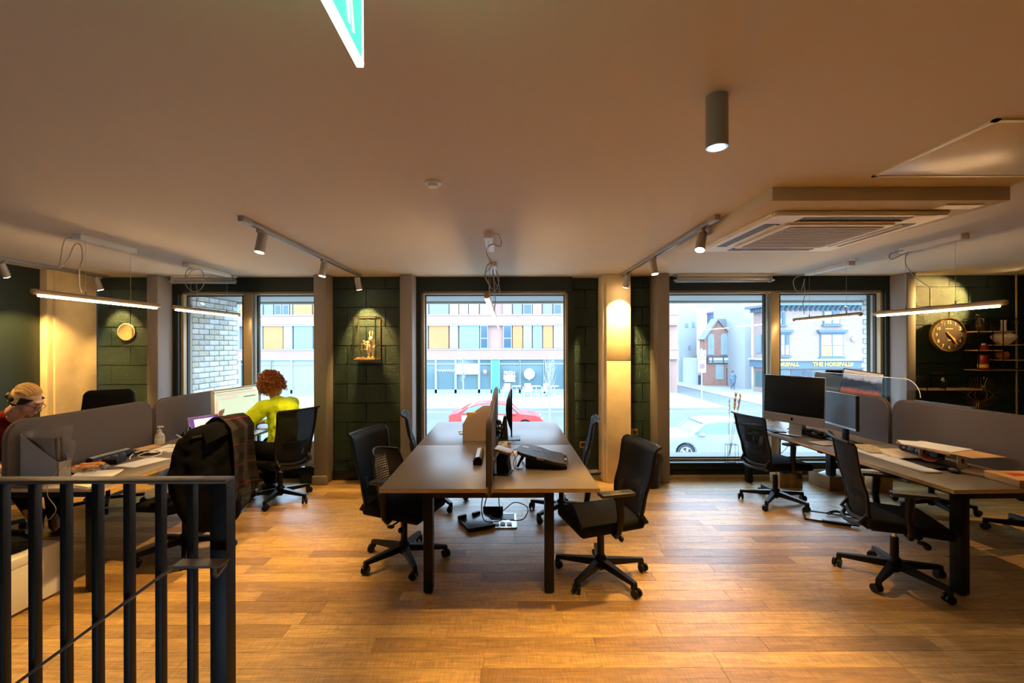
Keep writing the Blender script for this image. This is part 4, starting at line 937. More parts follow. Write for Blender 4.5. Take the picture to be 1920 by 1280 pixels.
for k,(x,y,rz,lb) in enumerate(((-3.32,4.02,R(-8),'dark pen-like ruler lying nearest the left divider screen'),(-3.22,4.0,R(-20),'black phone charger lying on papers beside the left socket strip'))):
    tag(obj('ruler' if k==0 else 'phone_charger',G().box((0,0,.012),(.03 if k==0 else .06,.24 if k==0 else .12,.012),.002),BLKP,loc=(x,y,DZ+.01),rot=(0,0,rz)),lb,'ruler' if k==0 else 'charger')
# white cables
rr=random.Random(8); pts=[]
for k in range(34):
    a=k*.75; rd=.075+.03*math.sin(k*1.3); pts.append((-3.02+rd*math.cos(a)*1.0,4.32+rd*1.3*math.sin(a),DZ+.006+.02*abs(math.sin(k*.9))))
pts=[(-3.08,4.46,DZ+.01),(-3.12,4.40,DZ+.05),(-3.14,4.34,DZ+.11),(-3.08,4.30,DZ+.10),(-2.98,4.30,DZ+.05)]+pts
tag(cable('cable_coil',pts,.004,CABW,None),'tangled white cable coil on the left desk beside the coat','cable')
tag(cable('cable',[(-3.16,3.82,DZ+.005),(-3.22,3.92,DZ+.02),(-3.20,4.02,DZ+.035),(-3.10,4.06,DZ+.02),(-3.02,3.98,DZ+.012),(-3.05,3.88,DZ+.006),(-3.15,3.9,DZ+.02),(-3.12,4.12,DZ+.03),(-3.05,4.2,DZ+.02)],.0045,CABW,None),'looped white cable on papers beside the left socket strip','cable')
def bottle(x,y):
    r=thing('sanitiser_bottle','clear pump bottle of hand sanitiser under the left divider','bottle',(x,y,DZ))
    obj('bottle_body',G().lathe([(.036,0),(.040,.006),(.040,.085),(.036,.105),(.018,.125),(.014,.135)],n=24),mat('clear_gel',(.60,.56,.50),.12,spec=.8),r)
    obj('label',G().lathe([(.0408,.015),(.0412,.016),(.0412,.075),(.0408,.076)],n=24),PAPER,r)
    obj('pump',G().cyl((0,0,.133),(0,0,.15),.016).cyl((0,0,.15),(0,0,.175),.005).box((.008,0,.18),(.05,.022,.013),.004),WHITEP,r)
bottle(-3.325,4.37)
hp_=thing('headphones','shiny black headphones beside the sanitiser bottle','headphones',(-3.22,4.60,DZ),R(20))
obj('ear_cup',G().ball((0,-.05,.05),(.045,.03,.05),16),mat('gloss_black',(.01,.01,.011),.1),hp_); obj('ear_cup',G().ball((.03,.06,.04),(.045,.03,.045),16),MT['gloss_black'],hp_)
obj('headband',G().tube([(0,-.07+.0*k,0.0) if 0 else (.01+.0*k,-.07*math.cos(k*PI/10),.06+.085*math.sin(k*PI/10)) for k in range(11)],.008,6),MT['gloss_black'],hp_)
tag(cable('cable',[(-3.1,4.66,DZ+.005),(-3.14,4.70,DZ+.06),(-3.12,4.76,DZ+.09),(-3.05,4.78,DZ+.07),(-3.0,4.74,DZ+.03)],.005,CABW,None),'white charging cable curling between headphones and laptop','cable')
# laptop
VIO=mat('violet_wallpaper',(.22,.07,.45),.3,emit=(.20,.06,.55),es=.16,var=.6,vscale=9); SCRW=mat('lit_white_window',(.8,.85,.8),.3,emit=(.85,.95,.88),es=.30)
lp=thing('laptop','open laptop with violet desktop on the left desk beside the coat','laptop',(-3.16,4.80,DZ),R(64))
obj('base',G().box((0,-.11,.008),(.31,.215,.016),.004),ALU,lp)
lid=obj('lid',G().box((0,0,0),(.31,.008,.21),.003),ALU,lp); lid.location=(0,.03,.115); lid.rotation_euler=(R(-16),0,0)
obj('screen',G().box((0,-.005,.0),(.295,.002,.192)),VIO,lid); obj('window',G().box((.0,-.0065,.01),(.20,.001,.13)),SCRW,lid)
obj('keyboard',G().box((0,-.09,.0165),(.27,.10,.002)),BLKP,lp)
# white monitor held by woman in yellow
SCR_L=mat('lit_spreadsheet_screen',(.7,.8,.72),.3,emit=(.78,.93,.76),es=.27)
SCR_P=mat('lit_pink_rows',(.8,.6,.55),.3,emit=(.95,.68,.62),es=.25); SCR_G=mat('grey_text_rows',(.3,.3,.3),.4,emit=(.3,.33,.3),es=.12)
mon=thing('monitor','white-framed monitor showing a pale spreadsheet, held by the woman in yellow','monitor',(-3.09,5.22,DZ),R(90-20+0))
bd=obj('screen_housing',G().box((0,0,0),(.60,.035,.36),.008),WHITEP,mon); bd.location=(0,0,.305); bd.rotation_euler=(0,R(-1.5),0)
obj('display',G().box((0,-.0185,.004),(.555,.002,.315)),SCR_L,bd)
for (x,z,w_,h_,m) in ((-.01,.115,.50,.02,SCR_P),(-.12,.09,.26,.006,SCR_P),(.16,.06,.16,.012,SCR_G),(-.13,.065,.28,.012,SCR_P),(-.255,-.03,.03,.16,SCR_P),(.1,-.145,.07,.006,SCR_G),(-.05,.145,.50,.008,SCR_G)): obj('screen_row',G().box((x,-.0198,z),(w_,.001,h_)),m,bd)
obj('stand',G().box((0,.05,.10),(.06,.03,.22),.008).box((0,.05,.008),(.24,.18,.014),.006),WHITEP,mon)
# red stapler / small things under the monitor
st_=thing('stapler','red stapler on the left desk under the white monitor','stapler',(-2.93,5.0,DZ),R(25)); obj('arm',G().box((0,0,.035),(.14,.03,.02),.006,rot=(0,R(-8),0)),RED,st_); obj('stapler_base',G().box((0,0,.008),(.15,.035,.012),.004),BLKP,st_)
tag(obj('paper_cup',G().lathe([(.024,0),(.034,.09),(.036,.092)],n=20),mat('brown_cup',(.45,.25,.12),.6),loc=(-2.98,5.16,DZ)),'brown paper cup below right edge of the white monitor','cup')
wc=thing('desk_webcam','black webcam with cable under the white monitor','webcam',(-2.86,5.22,DZ)); obj('camera_head',G().ball((0,0,.07),.022),BLKP,wc); obj('stem',G().cyl((0,0,0),(0,0,.055),.006).cyl((0,0,0),(0,0,.006),.03),BLKP,wc)
# coat on chair
cb=Vector((-2.34,3.66,0)); 
COATM=mat('black_coat_wool',(.0025,.0025,.003),.95,spec=.08,bump=.5,bscale=60)
ct=thing('coat','black coat draped over the back of a chair at the left desk','coat',(-2.36,3.655,0),R(166))
g=G()
for (y,z,rx,ry,rz_) in ((0,.98,.09,.26,.10),(-.14,.93,.10,.12,.13),(.14,.93,.10,.13,.13),(0,.80,.10,.27,.18),(0,.60,.12,.28,.22),(.02,.42,.12,.27,.2),(-.1,.34,.10,.14,.14)):
    g.ball((-.02 if z>.9 else -.035,y,z),(rx*.8,ry,rz_),18)
g.chain([(.05,-.2,.92),(.06,-.25,.7),(.03,-.24,.5)],[.07,.06,.05]); g.chain([(.03,.21,.92),(.05,.27,.7),(-.03,.25,.44)],[.07,.065,.055])
o=remesh(obj('coat_body',g,COATM,ct),.016,6)
m=o.modifiers.new('folds','DISPLACE'); tx=bpy.data.textures.new('folds','CLOUDS'); tx.noise_scale=.14; m.texture=tx; m.strength=.05; m.mid_level=.5
obj('collar',G().grid(lambda u,v:(-.10-.03*v+.02*math.sin(u*6),(u-.5)*.36,1.03+.035*math.sin(u*PI)-.09*v),10,4,.012),COATM,ct,smooth=60)
# scarf
SCF=bpy.data.materials.new('tartan_scarf'); SCF.use_nodes=True; n=SCF.node_tree; b=n.nodes['Principled BSDF']; b.inputs['Roughness'].default_value=.95; b.inputs['Specular IOR Level'].default_value=.1
uvn=n.nodes.new('ShaderNodeUVMap'); sp_=n.nodes.new('ShaderNodeSeparateXYZ'); n.links.new(uvn.outputs[0],sp_.inputs[0])
def stripes(src,freq,width,off=0):
    a=n.nodes.new('ShaderNodeMath'); a.operation='MULTIPLY_ADD'; a.inputs[1].default_value=freq; a.inputs[2].default_value=off; n.links.new(src,a.inputs[0])
    f=n.nodes.new('ShaderNodeMath'); f.operation='FRACT'; n.links.new(a.outputs[0],f.inputs[0])
    l=n.nodes.new('ShaderNodeMath'); l.operation='LESS_THAN'; l.inputs[1].default_value=width; n.links.new(f.outputs[0],l.inputs[0]); return l.outputs[0]
def mixc(fac,a,bb):
    x=n.nodes.new('ShaderNodeMix'); x.data_type='RGBA'; n.links.new(fac,x.inputs[0])
    for i,v in ((6,a),(7,bb)):
        if isinstance(v,tuple): x.inputs[i].default_value=(*v,1)
        else: n.links.new(v,x.inputs[i])
    return x.outputs[2]
c=mixc(stripes(sp_.outputs['X'],2,.5),(.008,.0075,.008),(.022,.020,.019)); c=mixc(stripes(sp_.outputs['Y'],7,.5),c,(.015,.014,.014))
c=mixc(stripes(sp_.outputs['X'],1.6,.022,.3),c,(.16,.012,.022)); c=mixc(stripes(sp_.outputs['Y'],5,.022,.2),c,(.16,.012,.022)); n.links.new(c,b.inputs['Base Color'])
sf=thing('scarf','grey tartan scarf with red lines and fringe hanging over the coat','scarf',(-2.36,3.655,0),R(166))
def sc_f(u,v):
    # v: 0 front hem .. over the top .. 1 rear hem ; u across
    y=-.02-.24*u-.02*math.sin(v*5)
    s=v
    if s<.25: x=.13; z=.80+s/.25*.22
    elif s<.4: t=(s-.25)/.15; x=.13-.27*t; z=1.02+.085*math.sin(t*PI)
    else: t=(s-.4)/.6; x=-.14-.03*t-.02*math.sin(t*3+u*4); z=1.02-.50*t; y-=.05*t
    return (x+.012*math.sin(u*11),y,z)
obj('scarf_cloth',G().grid(sc_f,16,30,.007),SCF,sf,smooth=60)
g=G()
for k in range(26):
    p=Vector(sc_f(k/25,1)); g.tube([p,p+Vector((-.008,.006*math.sin(k*3),-.05)),p+Vector((.0,.012*math.sin(k*2),-.10))],[.004,.0035,.001],4)
obj('fringe',g,mat('fringe_wool',(.03,.026,.025),.95),sf)
# --- centre desk
def box_file(x,y,label):
    r=thing('magazine_file',label,'magazine file',(x,y,DZ),0,'beige magazine files on the centre desk')
    sd_=[(-.16,0),(.155,0),(.155,.315),(.06,.315),(-.125,.23),(-.16,.19)]
    sd_=[(-.155,0),(.13,0),(.13,.30),(.03,.30),(-.145,.185),(-.155,.17)]
    M2=mat('beige_board',(.62,.47,.33),.7) if 'beige_board' not in MT else MT['beige_board']
    obj('side_panel',G().prism(sd_,'y',-.05,-.047),M2,r); obj('side_panel',G().prism(sd_,'y',.047,.05),M2,r); obj('spine',G().bb(-.155,-.152,-.05,.05,0,.17),M2,r); obj('rear_panel',G().bb(.127,.13,-.05,.05,0,.30),M2,r); obj('bottom_panel',G().bb(-.155,.13,-.05,.05,0,.003),M2,r)
    return r
for k,lb in enumerate(('nearest beige magazine file on the centre desk','second beige magazine file on centre desk, behind the nearest','third beige magazine file on centre desk, holding yellow folder','farthest beige magazine file on centre desk')): box_file(-.275,4.58+.105*k,lb)
tag(obj('yellow_folder',G().box((0,0,0),(.22,.03,.24),.003),YEL,loc=(-.30,4.79,DZ+.13)),'yellow folder sticking out of beige magazine files','folder')
tag(obj('sticky_note_pad',G().box((0,0,.005),(.06,.08,.008),.001).box((-.02,.05,.012),(.05,.03,.014),.002),WHITEP,loc=(-.47,4.93,DZ)),'white notepad and clip left of beige files on the centre desk','notepad')
# desktop computer, edge-on
def desktop(name,label,loc,rz,w_,h_,chin,black=True,zc=.33,foot=.2,tiltx=0,bulge=.055):
    r=thing(name,label,'monitor',loc,rz)
    fm=GREYP if black else ALU
    s=obj('housing',G().box((0,0,0),(w_,.012,h_),.004),BLKP if black else ALU,r); s.location=(0,0,zc); s.rotation_euler=(tiltx,0,0)
    obj('rear_cover',G().lathe([(.02,bulge),(w_*.2,bulge*.85),(w_*.36,bulge*.4),(w_*.47,.004)],n=24,mx=Euler((R(-90),0,0)).to_matrix().to_4x4()@Matrix.Diagonal((1,h_/w_*1.02,1,1))),BLKP if black else ALU,s)
    obj('display',G().box((0,-.0065,chin/2),(w_*.985,.002,h_-chin-.012)),SCRK,s)
    if chin: obj('chin',G().box((0,-.0068,-h_/2+chin/2),(w_*.99,.002,chin-.004)),mat('chin_metal',(.25,.22,.21),.45,.2) if 'chin_metal' not in MT else MT['chin_metal'],s)
    g=G(); g.prism([(.03,.0),(.06,.0),(.12,.004),(.075,zc-.06),(.05,zc-.06)],'x',-.07,.07,.003) 
    obj('stand_arm',g,fm,r)
    obj('stand_foot',G().grid(lambda u,v:((u-.5)*.2,-.09+v*.22,.006+.014*max(0,.4-v)**2*3),8,8,.006),fm,r)
    return r,s
r,s=desktop('desktop_computer','thin black monitor seen edge-on at the centre desk',(.055,4.66,DZ),R(90),.58,.46,.06,True,.30)
tag(cable('cable_tangle',[(-.07+.05*math.sin(k*1.7),4.62+.16*math.sin(k*.9+1),DZ+.03+.11*abs(math.sin(k*.77))) for k in range(40)],.006,CABB,None),'black tangle of cables between screen and monitor at the centre desk','cables')
o=thing('webcam','round black webcam on top of the cable tangle at the centre desk','webcam',(-.07,4.55,DZ+.165)); obj('camera_head',G().ball((0,0,.02),.028),BLKP,o); obj('lens_ring',G().tube([(.014*math.cos(t*PI/6)+.01,-.024,.02+.014*math.sin(t*PI/6)) for t in range(12)],.003,5,True),BRASS,o); obj('stem',G().cyl((0,0,-.165),(0,0,0),.006),BLKP,o)
tag(cable('adapter_cables',[(-.03+.045*math.sin(k*2.1),4.25+.10*math.sin(k*1.3),DZ+.012+.025*abs(math.sin(k*1.1))) for k in range(26)],.005,CABW,None),'cream and orange adapter leads knotted on the centre desk','cables')
for k,(x,y,rz) in enumerate(((-.04,4.22,20),(.02,4.33,-30),(.01,4.14,60))): tag(obj('plug_adapter',G().box((0,0,.02),(.035,.06,.036),.006),(PAPER2,CABG,KRAFT)[k],loc=(x,y,DZ),rot=(0,0,R(rz))),('cream plug adapter nearest the far end of the socket strip','grey plug adapter behind the socket strip','brown plug block just past the socket strip on centre desk')[k],'adapter')
tag(obj('cream_mouse_mat',G().lathe([(.06,0),(.062,.002),(.055,.008),(.01,.010)],n=28),PAPER2,loc=(.045,4.02,DZ)),'cream oval pad beside the socket strip on centre desk','pad').scale=(1,1.1,1)
ds=thing('docking_station','black upright dock leaning with grey top beside the centre divider','docking station',(-.015,3.42,DZ),R(-12))
obj('body',G().prism([(-.045,0),(.05,0),(.035,.10),(.05,.155),(-.02,.165),(-.045,.12)],'y',-.06,.06,.006),BLKP,ds); obj('top_bar',G().box((0,0,.165),(.13,.13,.02),.004,rot=(0,R(14),0)),SPOTG,ds); obj('foot',G().box((-.02,-.02,.006),(.15,.16,.012),.003),BLKP,ds)
obj('port_light',G().box((.055,-.06,.155),(.012,.012,.02)),RED,ds)
for k in range(5): tag(obj('divider_plug',G().box((0,0,0),(.012,.02,.022),.002),WHITEP,loc=(-.088,3.30+k*.06,.86-.018*k)),'one of the small white clips in a row on the centre divider','clip','white clips on the centre divider')
tag(cable('cable',[(.02,3.5,DZ+.16),(.05,3.62,DZ+.11),(.08,3.55,DZ+.05),(.06,3.45,DZ+.01),(.0,3.4,DZ+.005)],.003,CABB,None),'black loop of cable at the dock on centre desk','cable')
# laptop cooling stand
lsx=thing('laptop_stand','large black tilted laptop riser on the right half of the centre desk','laptop stand',(.285,3.62,DZ),R(-8))
hexp=[(-.19,-.10),(-.15,-.13),(.12,-.15),(.20,-.13),(.215,-.02),(.20,.10),(.16,.13),(.06,.12),(-.02,.155),(-.12,.155),(-.17,.13),(-.20,.02)]
pl=obj('plate',G().prism(hexp,'z',-.012,.012,.006),GREYP,lsx); pl.location=(0,0,.085); pl.rotation_euler=(R(4),R(12),0)
obj('slot',G().box((-.045,.03,.0125),(.07,.018,.003),.001),SPOTG,pl); obj('vent',G().box((-.14,.05,.0125),(.05,.05,.002)),SPOTG,pl); obj('seam',G().box((.03,.0,.0125),(.004,.25,.001),rot=(0,0,R(20))),BLKP,pl)
obj('stop_clip',G().box((.19,-.05,.016),(.02,.05,.02),.003).box((.18,.07,.016),(.02,.04,.02),.003).box((.0,-.145,.01),(.06,.012,.018),.002,rot=(0,0,R(15))),SPOTG,pl)
obj('leg',G().box((-.16,-.10,.055),(.02,.012,.11),.004,rot=(0,R(25),0)),BLKP,lsx); obj('leg',G().box((-.15,.12,.055),(.02,.012,.11),.004,rot=(0,R(25),0)),BLKP,lsx); obj('under_frame',G().prism([(-.12,0),(.2,0),(.2,.03),(.1,.045),(-.12,.085)],'y',-.11,.12,.004),BLKP,lsx)
tag(cable('cable',[(.12,3.68,DZ+.09),(.07,3.62,DZ+.05),(.06,3.55,DZ+.02),(.08,3.49,DZ+.006),(.13,3.50,DZ+.005)],.0035,CABB,None),'black cable looping from the laptop riser onto the centre desk','cable')
tag(cable('cable',[(.12,3.75,DZ+.10),(.08,3.82,DZ+.08),(.02,3.86,DZ+.05),(-.01,3.82,DZ+.02),(.03,3.78,DZ+.03)],.0035,CABB,None),'black cable from the riser back to the socket strip','cable')
# under centre desk: floor box, tray, cables
fbx=thing('floor_box','open metal floor socket box under the centre desk','floor box',(-.03,4.36,0))
obj('frame',G().bb(-.12,.12,-.17,.17,.001,.006).bb(-.13,-.118,-.18,.18,.001,.010).bb(.118,.13,-.18,.18,.001,.010).bb(-.13,.13,-.18,-.168,.001,.010).bb(-.13,.13,.168,.18,.001,.010),ALU,fbx)
obj('well',G().bb(-.11,.11,.02,.16,.006,.009),BLKP,fbx)
for k in range(3): obj('socket',G().box((-.06+.06*k,-.09,.010),(.045,.07,.008),.002),WHITEP,fbx)
obj('lid',G().box((-.10,.175,.04),(.2,.012,.08),.003),BLKP,fbx)
tr=thing('cable_tray','black metal tray lying loose on the floor beside the floor box','tray',(-.28,4.28,.0),R(24))
obj('plate',G().box((0,0,.03),(.26,.30,.008),.002,rot=(R(3),R(-3),0)),mat('tray_metal',(.10,.10,.10),.35,.3),tr); obj('flange',G().box((0,-.15,.02),(.26,.008,.035),.002).box((0,.15,.02),(.26,.008,.035),.002).box((-.13,0,.02),(.008,.3,.035),.002),BLKP,tr)
obj('clip',G().box((-.10,.12,.05),(.09,.03,.03),.004,rot=(0,0,R(20))).box((.05,.14,.05),(.09,.03,.03),.004,rot=(0,0,R(20))),BLKP,tr)
for k,pts in enumerate(([(-.14,4.0,.70),(-.17,4.05,.5),(-.22,4.12,.25),(-.2,4.2,.07),(-.08,4.28,.03),(-.03,4.36,.02)],[(-.16,4.0,.70),(-.16,4.1,.42),(-.2,4.18,.16),(-.14,4.24,.08),(-.0,4.34,.02)],[(-.06,3.95,.70),(-.065,4.05,.35),(-.04,4.2,.16),(.08,4.3,.20),(.2,4.25,.17),(.16,4.15,.10),(.04,4.3,.03)])):
    tag(cable('cable',pts,.005,CABB,None),('leftmost black cable hanging from the centre desk to the floor box','middle black cable hanging from the centre desk to the floor box','black cable from the centre desk looping right of the floor box')[k],'cable')
# --- right desk
ang=math.atan2(4.5-5.1,3.11-2.85)
r,s=desktop('desktop_computer','large dark desktop computer with metal chin on the right desk',(3.03,4.80,DZ),math.atan2(-.6,.26),.655,.50,.085,False,.375,tiltx=R(-3))
obj('logo_mark',G().ball((0,-.0082,-.205),(.014,.001,.016),12),SCRK,s)
lm=thing('monitor','smaller grey monitor turned off beside the large desktop computer','monitor',(3.27,4.45,DZ),math.atan2(-.5,-.055)+0)
s2=obj('housing',G().box((0,0,0),(.53,.03,.33),.005),BLKP,lm); s2.location=(0,0,.315); s2.rotation_euler=(0,R(0),0)
obj('display',G().box((0,-.0158,.008),(.515,.002,.30)),SCRG,s2); obj('chin',G().box((0,-.016,-.153),(.52,.002,.018)),ALU,s2)
obj('stand',G().box((0,.05,.11),(.07,.03,.22),.006).box((0,.03,.010),(.28,.2,.016),.008),BLKP,lm)
def RDT(o,u,v,z=DZ,rz=0): q=RD(u,v,z); o.location=q; o.rotation_euler=(0,0,RR+R(rz)); return o
kb=thing('keyboard','black keyboard in front of the large desktop computer','keyboard'); RDT(kb,.12,2.12,DZ,80)
obj('body',G().box((0,0,.009),(.42,.13,.014),.004),BLKP,kb); obj('keys',G().box((0,0,.017),(.40,.11,.004),.001),GREYP,kb)
RDT(tag(obj('glossy_magazine',G().box((0,0,.004),(.22,.30,.008),.001),mat('glossy_paper',(.6,.62,.66),.15)),'glossy blank magazine at far end of the right desk','magazine'),.14,2.47,DZ,10)
for k,(u,v,rz,lb,m) in enumerate(((.26,1.36,-25,'kraft envelope lying below the two dark monitors',KRAFT),(.20,1.40,10,'cream paper lying over kraft envelope on the right desk',PAPER2))):
    RDT(tag(obj('envelope' if k==0 else 'paper_sheet',G().box((0,0,.003+.004*k),(.24,.17,.004),.001),m),lb,'envelope' if k==0 else 'paper'),u,v,DZ,rz)
ph=thing('desk_phone','black desk phone between the right-hand monitors','phone'); RDT(ph,.36,1.72,DZ,20)
obj('body',G().box((0,0,.025),(.20,.20,.04),.01,rot=(R(8),0,0)),BLKP,ph); obj('handset',G().chain([(-.08,-.08,.055),(-.085,0,.075),(-.08,.08,.06)],[.025,.017,.025]),BLKP,ph)
pts=[]
for k in range(26): q=RD(.33+.09*math.sin(k*1.3),1.95+.14*math.sin(k*.7),DZ+.012+.03*abs(math.sin(k*1.1))); pts.append(q)
tag(cable('cable_tangle',pts,.0045,CABB,None),'black cables bunched under the large desktop computer','cables')
tag(cable('cable',[RD(.16,1.9,DZ+.01),RD(.22,1.95,DZ+.04),RD(.3,1.85,DZ+.06),RD(.26,1.75,DZ+.02)],.004,CABW,None),'white cable arching below the large desktop computer','cable')
# riser with papers
rs=thing('monitor_riser','low wooden desk riser on white metal legs, loaded with papers','desk riser'); RDT(rs,.58,.69,DZ,0)
obj('shelf_board',G().box((0,0,.115),(.26,.46,.014),.002,rot=(0,0,0)),KRAFT,rs)
for yy in (-.20,.11):
    g=G(); g.prism([(-.04,0),(.04,0),(.04,.108),(-.04,.108)],'y',yy-.002,yy+.002); 
    lg=obj('leg',g,WHITEM,rs); obj('leg_slot',G().lathe([(.012,0),(.012,.006)],n=16,mx=Euler((R(90),0,0)).to_matrix().to_4x4()),ACD,lg); lg.children[0].location=(0,yy+.0,.06); lg.children[0].scale=(1,1,1.6)
def PP(name,label,u,v,z,w_,h_,rz,m=PAPER,th=.006,curl=0,cat='paper'): 
    o=paper(name,label,0,0,z,w_,h_,0,m,th,cat,None,curl); q=RD(u,v,z+th); o.location=q; o.rotation_euler=(0,0,RR+R(rz)); return o
PP('paper_pile','wide white drawings on top of the right-hand riser',.57,.69,DZ+.122,.27,.34,18,th=.008)
PP('paper_sheet','white sheet under the drawings at left end of the riser',.52,.82,DZ+.122,.18,.22,-30,th=.004)
PP('cardboard_sheet','kraft card board under papers on the riser',.60,.55,DZ+.122,.28,.44,4,KRAFT,th=.003,cat='card')
wk=thing('white_keyboard','long white keyboard lying along the front edge of the right desk','keyboard'); RDT(wk,.26,.61,DZ,-4)
obj('body',G().box((0,0,.007),(.13,.46,.012),.004),PAPER,wk)
g=G()
for i in range(18):
    for j in range(5): g.box((-.045+j*.0225,-.21+i*.0247,.0145),(.018,.02,.003))
obj('keys',g,PAPER,wk)['kind']='stuff'
PP('magazine','patterned brochure stack at left end of the right papers',.40,1.12,DZ,.20,.34,-12,mat('brochure_print',(.50,.40,.22),.5,var=.5,vscale=30),th=.02,cat='magazine')
PP('paper_pile','white booklets under the patterned brochure',.36,1.05,DZ,.24,.44,-6,th=.008)
PP('catalogue','curled cream catalogue between white keyboard and riser',.42,.84,DZ+.012,.16,.30,-10,PAPER2,th=.012,curl=.6,cat='catalogue')
PP('folder','dark folders piled between the white keyboard and riser',.42,.66,DZ,.2,.42,-8,BLKP,th=.02,cat='folder')
PP('leaflet','red-edged leaflet leaning under the riser',.47,.62,DZ+.03,.10,.12,20,mat('brown_red_leaflet',(.28,.07,.06),.6),th=.006,curl=1,cat='leaflet')
mo=thing('computer_mouse','black mouse beside near end of the white keyboard','mouse'); RDT(mo,.42,.40,DZ,70); obj('mouse_body',G().ball((0,0,.014),(.055,.032,.02),16),BLKP,mo); obj('scroll_wheel',G().cyl((.03,-.004,.03),(.03,.004,.03),.006),GREYP,mo)
PP('clear_folder','white and kraft folders right of the riser legs',.62,.36,DZ,.20,.22,25,PAPER2,th=.010,cat='folder')
yf=thing('file_box','flat orange-yellow box file at near right corner of the right desk','box file'); RDT(yf,.66,.13,DZ,-6)
obj('box_body',G().box((0,0,.022),(.34,.24,.044),.004),KRAFT,yf); obj('lid',G().box((0,0,.047),(.345,.245,.008),.002),mat('orange_lid',(.80,.40,.10),.6),yf); obj('lid_print',G().box((-.05,.02,.0515),(.10,.06,.001)),RED,yf)
tag(obj('crumpled_wrapper',G().ball((0,0,.03),(.06,.05,.03),10),mat('blue_grey_wrapper',(.25,.32,.38),.4,bump=.8,bscale=60),loc=RD(.775,.2,DZ)),'crumpled blue-grey wrapper against the nearer right divider','wrapper')
# beyond the right divider
ac_=thing('acrylic_screen','clear acrylic screen with rounded corners above the right dividers','acrylic screen',(RP[0],RP[1],0),RR)
y0,y1,z0,z1=1.12,2.70,.74,1.36; rad=.16
pts=[(y0,z0),(y1,z0),(y1,z1-.05),(y1-.05,z1)]+[(y0+rad-rad*math.sin(t),z1-rad+rad*math.cos(t)) for t in [i*PI/16 for i in range(9)]]
obj('pane',G().prism(pts,'x',.862,.866),ACRY,ac_,smooth=0)
obj('edge',G().tube([(.864,a,b) for a,b in pts[1:]],.0035,5),mat('frosted_edge',(.85,.85,.82),.5),ac_)
m3=thing('monitor','dark blue monitor seen from behind at far right beyond the divider','monitor'); RDT(m3,1.10,1.15,DZ,90)
obj('housing',G().box((0,0,.25),(.54,.03,.33),.006),mat('blue_grey_back',(.06,.08,.12),.35),m3); obj('stand',G().box((0,-.03,.09),(.06,.03,.18)).box((0,-.02,.007),(.24,.18,.014),.004),BLKP,m3)
m4=thing('monitor','monitor showing a dark fiery landscape photo beyond the right divider','monitor'); q=at(1614,722,5.0); m4.location=(q.x,q.y,DZ); m4.rotation_euler=(0,0,R(-28))
ht=q.z-DZ
LS=bpy.data.materials.new('landscape_screen'); LS.use_nodes=True; n=LS.node_tree; b=n.nodes['Principled BSDF']; b.inputs['Roughness'].default_value=.2
t_=n.nodes.new('ShaderNodeTexCoord'); s_=n.nodes.new('ShaderNodeSeparateXYZ'); nz=n.nodes.new('ShaderNodeTexNoise'); nz.inputs['Scale'].default_value=7
n.links.new(t_.outputs['Generated'],s_.inputs[0]); n.links.new(t_.outputs['Generated'],nz.inputs[0]); ad=n.nodes.new('ShaderNodeMath'); ad.operation='MULTIPLY_ADD'; ad.inputs[1].default_value=.35; n.links.new(nz.outputs[0],ad.inputs[0]); n.links.new(s_.outputs['Z'],ad.inputs[2])
cr=n.nodes.new('ShaderNodeValToRGB'); e=cr.color_ramp.elements; e[0].position=.42; e[0].color=(.30,.05,.01,1); e[1].position=1; e[1].color=(.42,.38,.38,1)
for p,c in ((.5,(.12,.025,.01)),(.6,(.012,.008,.01)),(.85,(.02,.016,.02)),(.93,(.2,.16,.17))):
    q_=e.new(p); q_.color=(*c,1)
n.links.new(ad.outputs[0],cr.inputs[0]); n.links.new(cr.outputs[0],b.inputs['Emission Color']); b.inputs['Emission Strength'].default_value=.4; b.inputs['Base Color'].default_value=(.02,.02,.02,1)
hs_=obj('housing',G().box((0,0,0),(.36,.025,.30),.004),BLKP,m4); hs_.location=(0,0,ht); hs_.rotation_euler=(0,R(9),0)
obj('display',G().box((0,-.0135,-.015),(.345,.002,.245)),LS,hs_); obj('menu_bar',G().box((0,-.0135,.125),(.345,.002,.03)),mat('pale_menu',(.6,.5,.45),.4,emit=(.6,.5,.45),es=.18),hs_)
obj('stand',G().box((0,.03,ht/2-.02),(.06,.03,ht-.04)).box((0,.03,.007),(.24,.18,.014),.004),BLKP,m4)
lp2=thing('laptop','open laptop seen from behind, standing beyond farther right divider','laptop'); q=at(1566,742,5.4); lp2.location=(q.x,q.y,DZ); lp2.rotation_euler=(0,0,R(-28))
h0=q.z-DZ-.03
l_=obj('lid',G().box((0,0,0),(.32,.008,.24),.003),mat('blue_grey_lid',(.16,.20,.24),.35,.4),lp2); l_.location=(-.06,0,h0+.16); l_.rotation_euler=(R(12),R(10),0)
obj('base',G().box((-.02,-.1,h0+.03),(.32,.22,.014),.004),ALU,lp2); obj('riser',G().box((0,-.08,(h0+.02)/2),(.2,.16,h0+.02),.01),BLKP,lp2)
m5=thing('small_screen','small dark screen top peeking up between laptop and window at right','screen'); q=at(1568,705,5.45); m5.location=(q.x,q.y,DZ); m5.rotation_euler=(0,0,R(-10)); hh5=q.z-DZ
obj('housing',G().box((0,0,hh5-.03),(.26,.015,.20),.004,rot=(R(20),0,0)),BLKP,m5); obj('stand',G().box((0,.04,hh5/2),(.05,.02,hh5-.1)).box((0,.04,.006),(.16,.14,.012),.003),BLKP,m5)
